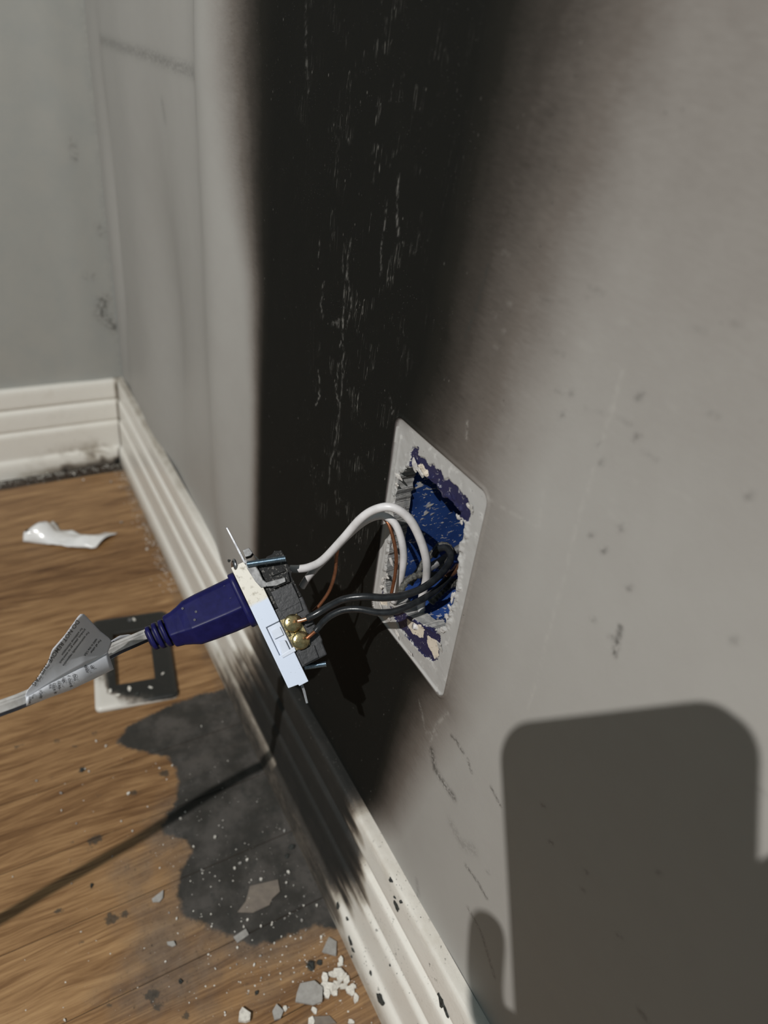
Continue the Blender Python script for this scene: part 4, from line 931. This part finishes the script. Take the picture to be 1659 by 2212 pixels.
SM = [c5(*p) + (r,) for *p, r in ((285, 335, 7), (380, 378, 3.5), (380, 100, 9), (520, 320, 6), (560, 285, 8), (610, 262, 7), (640, 405, 4), (708, 400, 8), (875, 55, 6), (905, 350, 9), (890, 425, 5), (942, 443, 4), (1018, 522, 4), (1015, 590, 5), (1108, 588, 7), (915, 645, 5), (878, 680, 5), (708, 735, 6), (612, 690, 6), (785, 725, 5), (1000, 695, 8), (585, 742, 4), (805, 858, 5), (780, 902, 4), (703, 950, 6), (660, 1015, 6), (848, 1075, 4), (768, 1085, 4), (710, 1107, 4), (382, 1040, 5), (25, 990, 5), (105, 685, 6), (50, 640, 4), (355, 738, 4), (540, 890, 5), (225, 165, 5), (1030, 765, 5), (1140, 815, 7), (920, 808, 4), (855, 810, 4), (535, 1010, 3), (490, 1035, 3), (640, 1065, 3), (995, 820, 5), (615, 1220, 3), (195, 1285, 3), (450, 1355, 5), (1280, 1270, 5), (430, 540, 4), (350, 650, 4), (610, 602, 3), (625, 535, 3))]
SM += [(132, 1715, 7), (278, 1716, 9), (192, 1668, 5), (184, 1662, 4), (165, 1780, 4), (133, 1752, 4), (262, 1775, 4), (286, 1796, 4), (243, 1851, 4), (345, 1876, 4), (229, 1613, 6), (208, 1602, 5), (79, 1688, 5), (28, 1895, 3), (140, 2205, 7), (390, 1769, 6), (155, 1910, 3), (400, 1755, 4), (372, 1655, 5), (435, 1570, 4), (262, 1360, 6), (318, 1188, 6), (322, 1172, 4), (316, 1166, 4), (262, 1130, 6), (100, 1018, 5), (180, 1038, 5), (95, 1028, 4), (240, 1042, 5), (160, 1025, 5)]
def crumb_where(c):
    if c[0] < .30: return 'tiny pale plaster crumb on the wood close to the room corner', 'plaster crumb', 'tiny crumbs near the corner'
    if poly_sd(FILM, np.array([c[0]]), np.array([c[1]]))[0] > -.002: return 'tiny pale plaster crumb lying on the dark soot film', 'plaster crumb', 'tiny crumbs on the soot film'
    if c[0] > .64: return 'tiny pale plaster crumb on dusty wood in front of the soot film', 'plaster crumb', 'tiny crumbs in front of the soot film'
    return 'tiny pale plaster crumb on bare wood left of the soot film', 'plaster crumb', 'tiny crumbs left of the soot film'
for i, (u, v, r) in enumerate(SM):
    c = on_floor(u, v)
    if c[1] > -.0175 or c[0] < .0175: c[1] = min(c[1], -.0185); c[0] = max(c[0], .0185)
    sc_ = 1 / (FPX / (ROT[2] @ (c - CAM)))
    flake('plaster_crumb', (c[0], c[1], .0001), rag(r * sc_ * .5, r * sc_ * .5 * rng.uniform(.5, .95), i * 1.1, 6, 700 + i), min(.0022, .0005 + r * sc_ * .35), M['flake'] if i % 4 else M['flake_grey'], *crumb_where(c), (rng.uniform(-.25, .25), rng.uniform(-.25, .25)))
# charred pieces lying on the floor
for i, (u, v, r) in enumerate([(178, 1663, 9), (672, 2086, 14), (690, 2080, 9), (555, 2145, 7), (198, 1914, 7), (390, 2122, 8), (630, 1830, 12), (620, 1850, 10)]):
    c = on_floor(u, v); o = blob('char_fragment', (0, 0, .0003), (0, 0, 1), r / 2700 * .6, r / 2700 * .5, .0016, M['char'], None, 60 + i, i); o.location = (c[0], c[1], 0)
    tag(o, 'black charred fragment ' + ('on bare wood below the fallen wall plate', 'beside the grey chip near the front of the baseboard, larger of two', 'beside the grey chip near the front of the baseboard, smaller of two', 'on dusty wood above the pointed plaster chunk', 'on bare wood below the shadow of the cord', 'on dusty wood left of the pointed plaster chunk', 'on the soot film by the baseboard, upper of two', 'on the soot film by the baseboard, lower of two')[i], 'char fragment', 'charred fragments on the floor')
# fine grit: too small to count
v = []; f = []
def grit(x, y, r, h):
    k = len(v); n = 4; a0 = rng.uniform(0, 6.28)
    for q in range(n): v.append((x + r * rng.uniform(.6, 1.2) * math.cos(a0 + q * 1.57), y + r * rng.uniform(.6, 1.2) * math.sin(a0 + q * 1.57), 0.0))
    v.append((x, y, h)); f.extend([(k + q, k + (q + 1) % n, k + 4) for q in range(n)])
for _ in range(650):
    cx, cy, sx, sy = [(.655, -.055, .035, .03), (.60, -.07, .04, .03), (.70, -.05, .02, .022), (.55, -.08, .08, .06), (.66, -.12, .04, .05), (.70, -.035, .02, .01)][rng.integers(0, 6)]
    x, y = rng.normal(cx, sx), rng.normal(cy, sy)
    if y < -.019 and x > .02 and x < .9: grit(x, y, .00016 + .0007 * rng.random() ** 3, rng.uniform(.0002, .0006))
for _ in range(300):
    x = rng.uniform(.02, .3) ; y = -.0185 - abs(rng.normal(0, .006))
    grit(x, y, rng.uniform(.0003, .0009), rng.uniform(.0002, .0006)); y2 = rng.uniform(-.2, -.02); grit(.0185 + abs(rng.normal(0, .006)), y2, rng.uniform(.0004, .001), .0005)
g = mesh_obj('plaster_dust', v, f, M['flake'], None); tag(g, 'fine white plaster grit sprinkled over the floor', 'plaster dust', kind='stuff')

# ------------------------------------------------------------------ the phone taking the picture and the hand holding it (out of frame, they cast the shadow on the wall)
rt, up_, bk = ROT[0], -ROT[1], -ROT[2]
ph_m = Matrix(((rt[0], up_[0], bk[0], CAM[0]), (rt[1], up_[1], bk[1], CAM[1]), (rt[2], up_[2], bk[2], CAM[2]), (0, 0, 0, 1)))
ph = empty('phone', mat=ph_m); tag(ph, 'dark phone held up in front of the wall, casting the rectangular shadow', 'phone')
def slab(name, hx, hy, r, z0, z1, cx, cy, mat, bev=.0012):
    bm = prism_bm([(p[0] + cx, p[1] + cy) for p in rrect(hx, hy, r, 8)], z0, z1); bevel_all(bm, bev, 2, .8); return bm_obj(name, bm, mat, ph, False)
slab('shell', .0367, .080, .012, .0016, .0096, -.0238, .0225 - .080, M['phone'])
slab('screen', .0352, .0785, .0105, .0094, .0099, -.0238, .0225 - .080, M['glass'], .0002)
bm = bmesh.new()
for r0, z in ((.0075, .0016), (.0075, .0004), (.0062, .0004), (.0062, .0014)): pass
v = []; f = []; n = 24
for (r0, z) in ((.0078, .0018), (.0078, .0006), (.0060, .0006), (.0060, .0018)):
    for k in range(n): v.append((r0 * math.cos(2 * math.pi * k / n), r0 * math.sin(2 * math.pi * k / n), z))
for i in range(3):
    for k in range(n): f.append((i * n + k, i * n + (k + 1) % n, (i + 1) * n + (k + 1) % n, (i + 1) * n + k))
bm.free(); mesh_obj('lens_ring', v, f, M['phone'], ph)

sk_v = []; sk_e = []; sk_r = []
def sv(p, r, prev=None):
    sk_v.append(p); sk_r.append(r); i = len(sk_v) - 1
    if prev is not None: sk_e.append((prev, i))
    return i
# phone-plane coordinates in mm: x right, y up, z towards the photographer
w0 = sv((-8, -168, -22), 25); p1 = sv((-16, -132, -28), 24, w0); p2 = sv((-22, -106, -25), 20, p1)
e1_ = sv((24, -235, 24), 30, w0); e2_ = sv((100, -310, 120), 38, e1_); sv((190, -360, 210), 44, e2_)
fingers = (((-44, -96, -16), (-66, -90, -13), (-72.5, -72, -4), (-68.0, -43, -3)), ((-48, -112, -17), (-68, -110, -13), (-75, -102, -2), (-66, -96, 17)),
           ((-46, -126, -17), (-66, -126, -13), (-73, -120, -2), (-64, -116, 17)), ((-40, -140, -16), (-60, -140, -12), (-70, -136, -2), (-62, -132, 16)))
for k, ch in enumerate(fingers):
    q = p2 if k < 2 else p1
    for (pt, rr_) in zip(ch, ((10.2, 9.6, 9.4, 9.2) if k == 0 else (9.4, 8.6, 8.0, 7.0))): q = sv(pt, rr_, q)
t0 = sv((4, -84, -21), 13, p2); t1 = sv((22, -62, -12), 10.5, t0); t2 = sv((25, -36, -1), 9.5, t1); sv((22.5, -13, 3), 8.8, t2)
me = bpy.data.meshes.new('person'); me.from_pydata([tuple(c * mm for c in p) for p in sk_v], sk_e, []); me.update()
ho = bpy.data.objects.new('person_skeleton', me); col.objects.link(ho)
md = ho.modifiers.new('skin', 'SKIN'); sl = me.skin_vertices[0] if me.skin_vertices else None
if sl is None:
    bm = bmesh.new(); bm.from_mesh(me); bm.verts.layers.skin.verify(); bm.to_mesh(me); bm.free(); sl = me.skin_vertices[0]
for i, r in enumerate(sk_r): sl.data[i].radius = (r * mm, r * mm * .92)
sl.data[0].use_root = True
ho.modifiers.new('sub', 'SUBSURF').levels = 2
dg = bpy.context.evaluated_depsgraph_get(); hm = bpy.data.meshes.new_from_object(ho.evaluated_get(dg))
bpy.data.objects.remove(ho); hm.name = 'person'
po_ = link_mesh('person', hm, M['skin'], None, True); po_.matrix_world = ph_m
tag(po_, 'hand and bare forearm holding the phone, fingers around its edges', 'person')
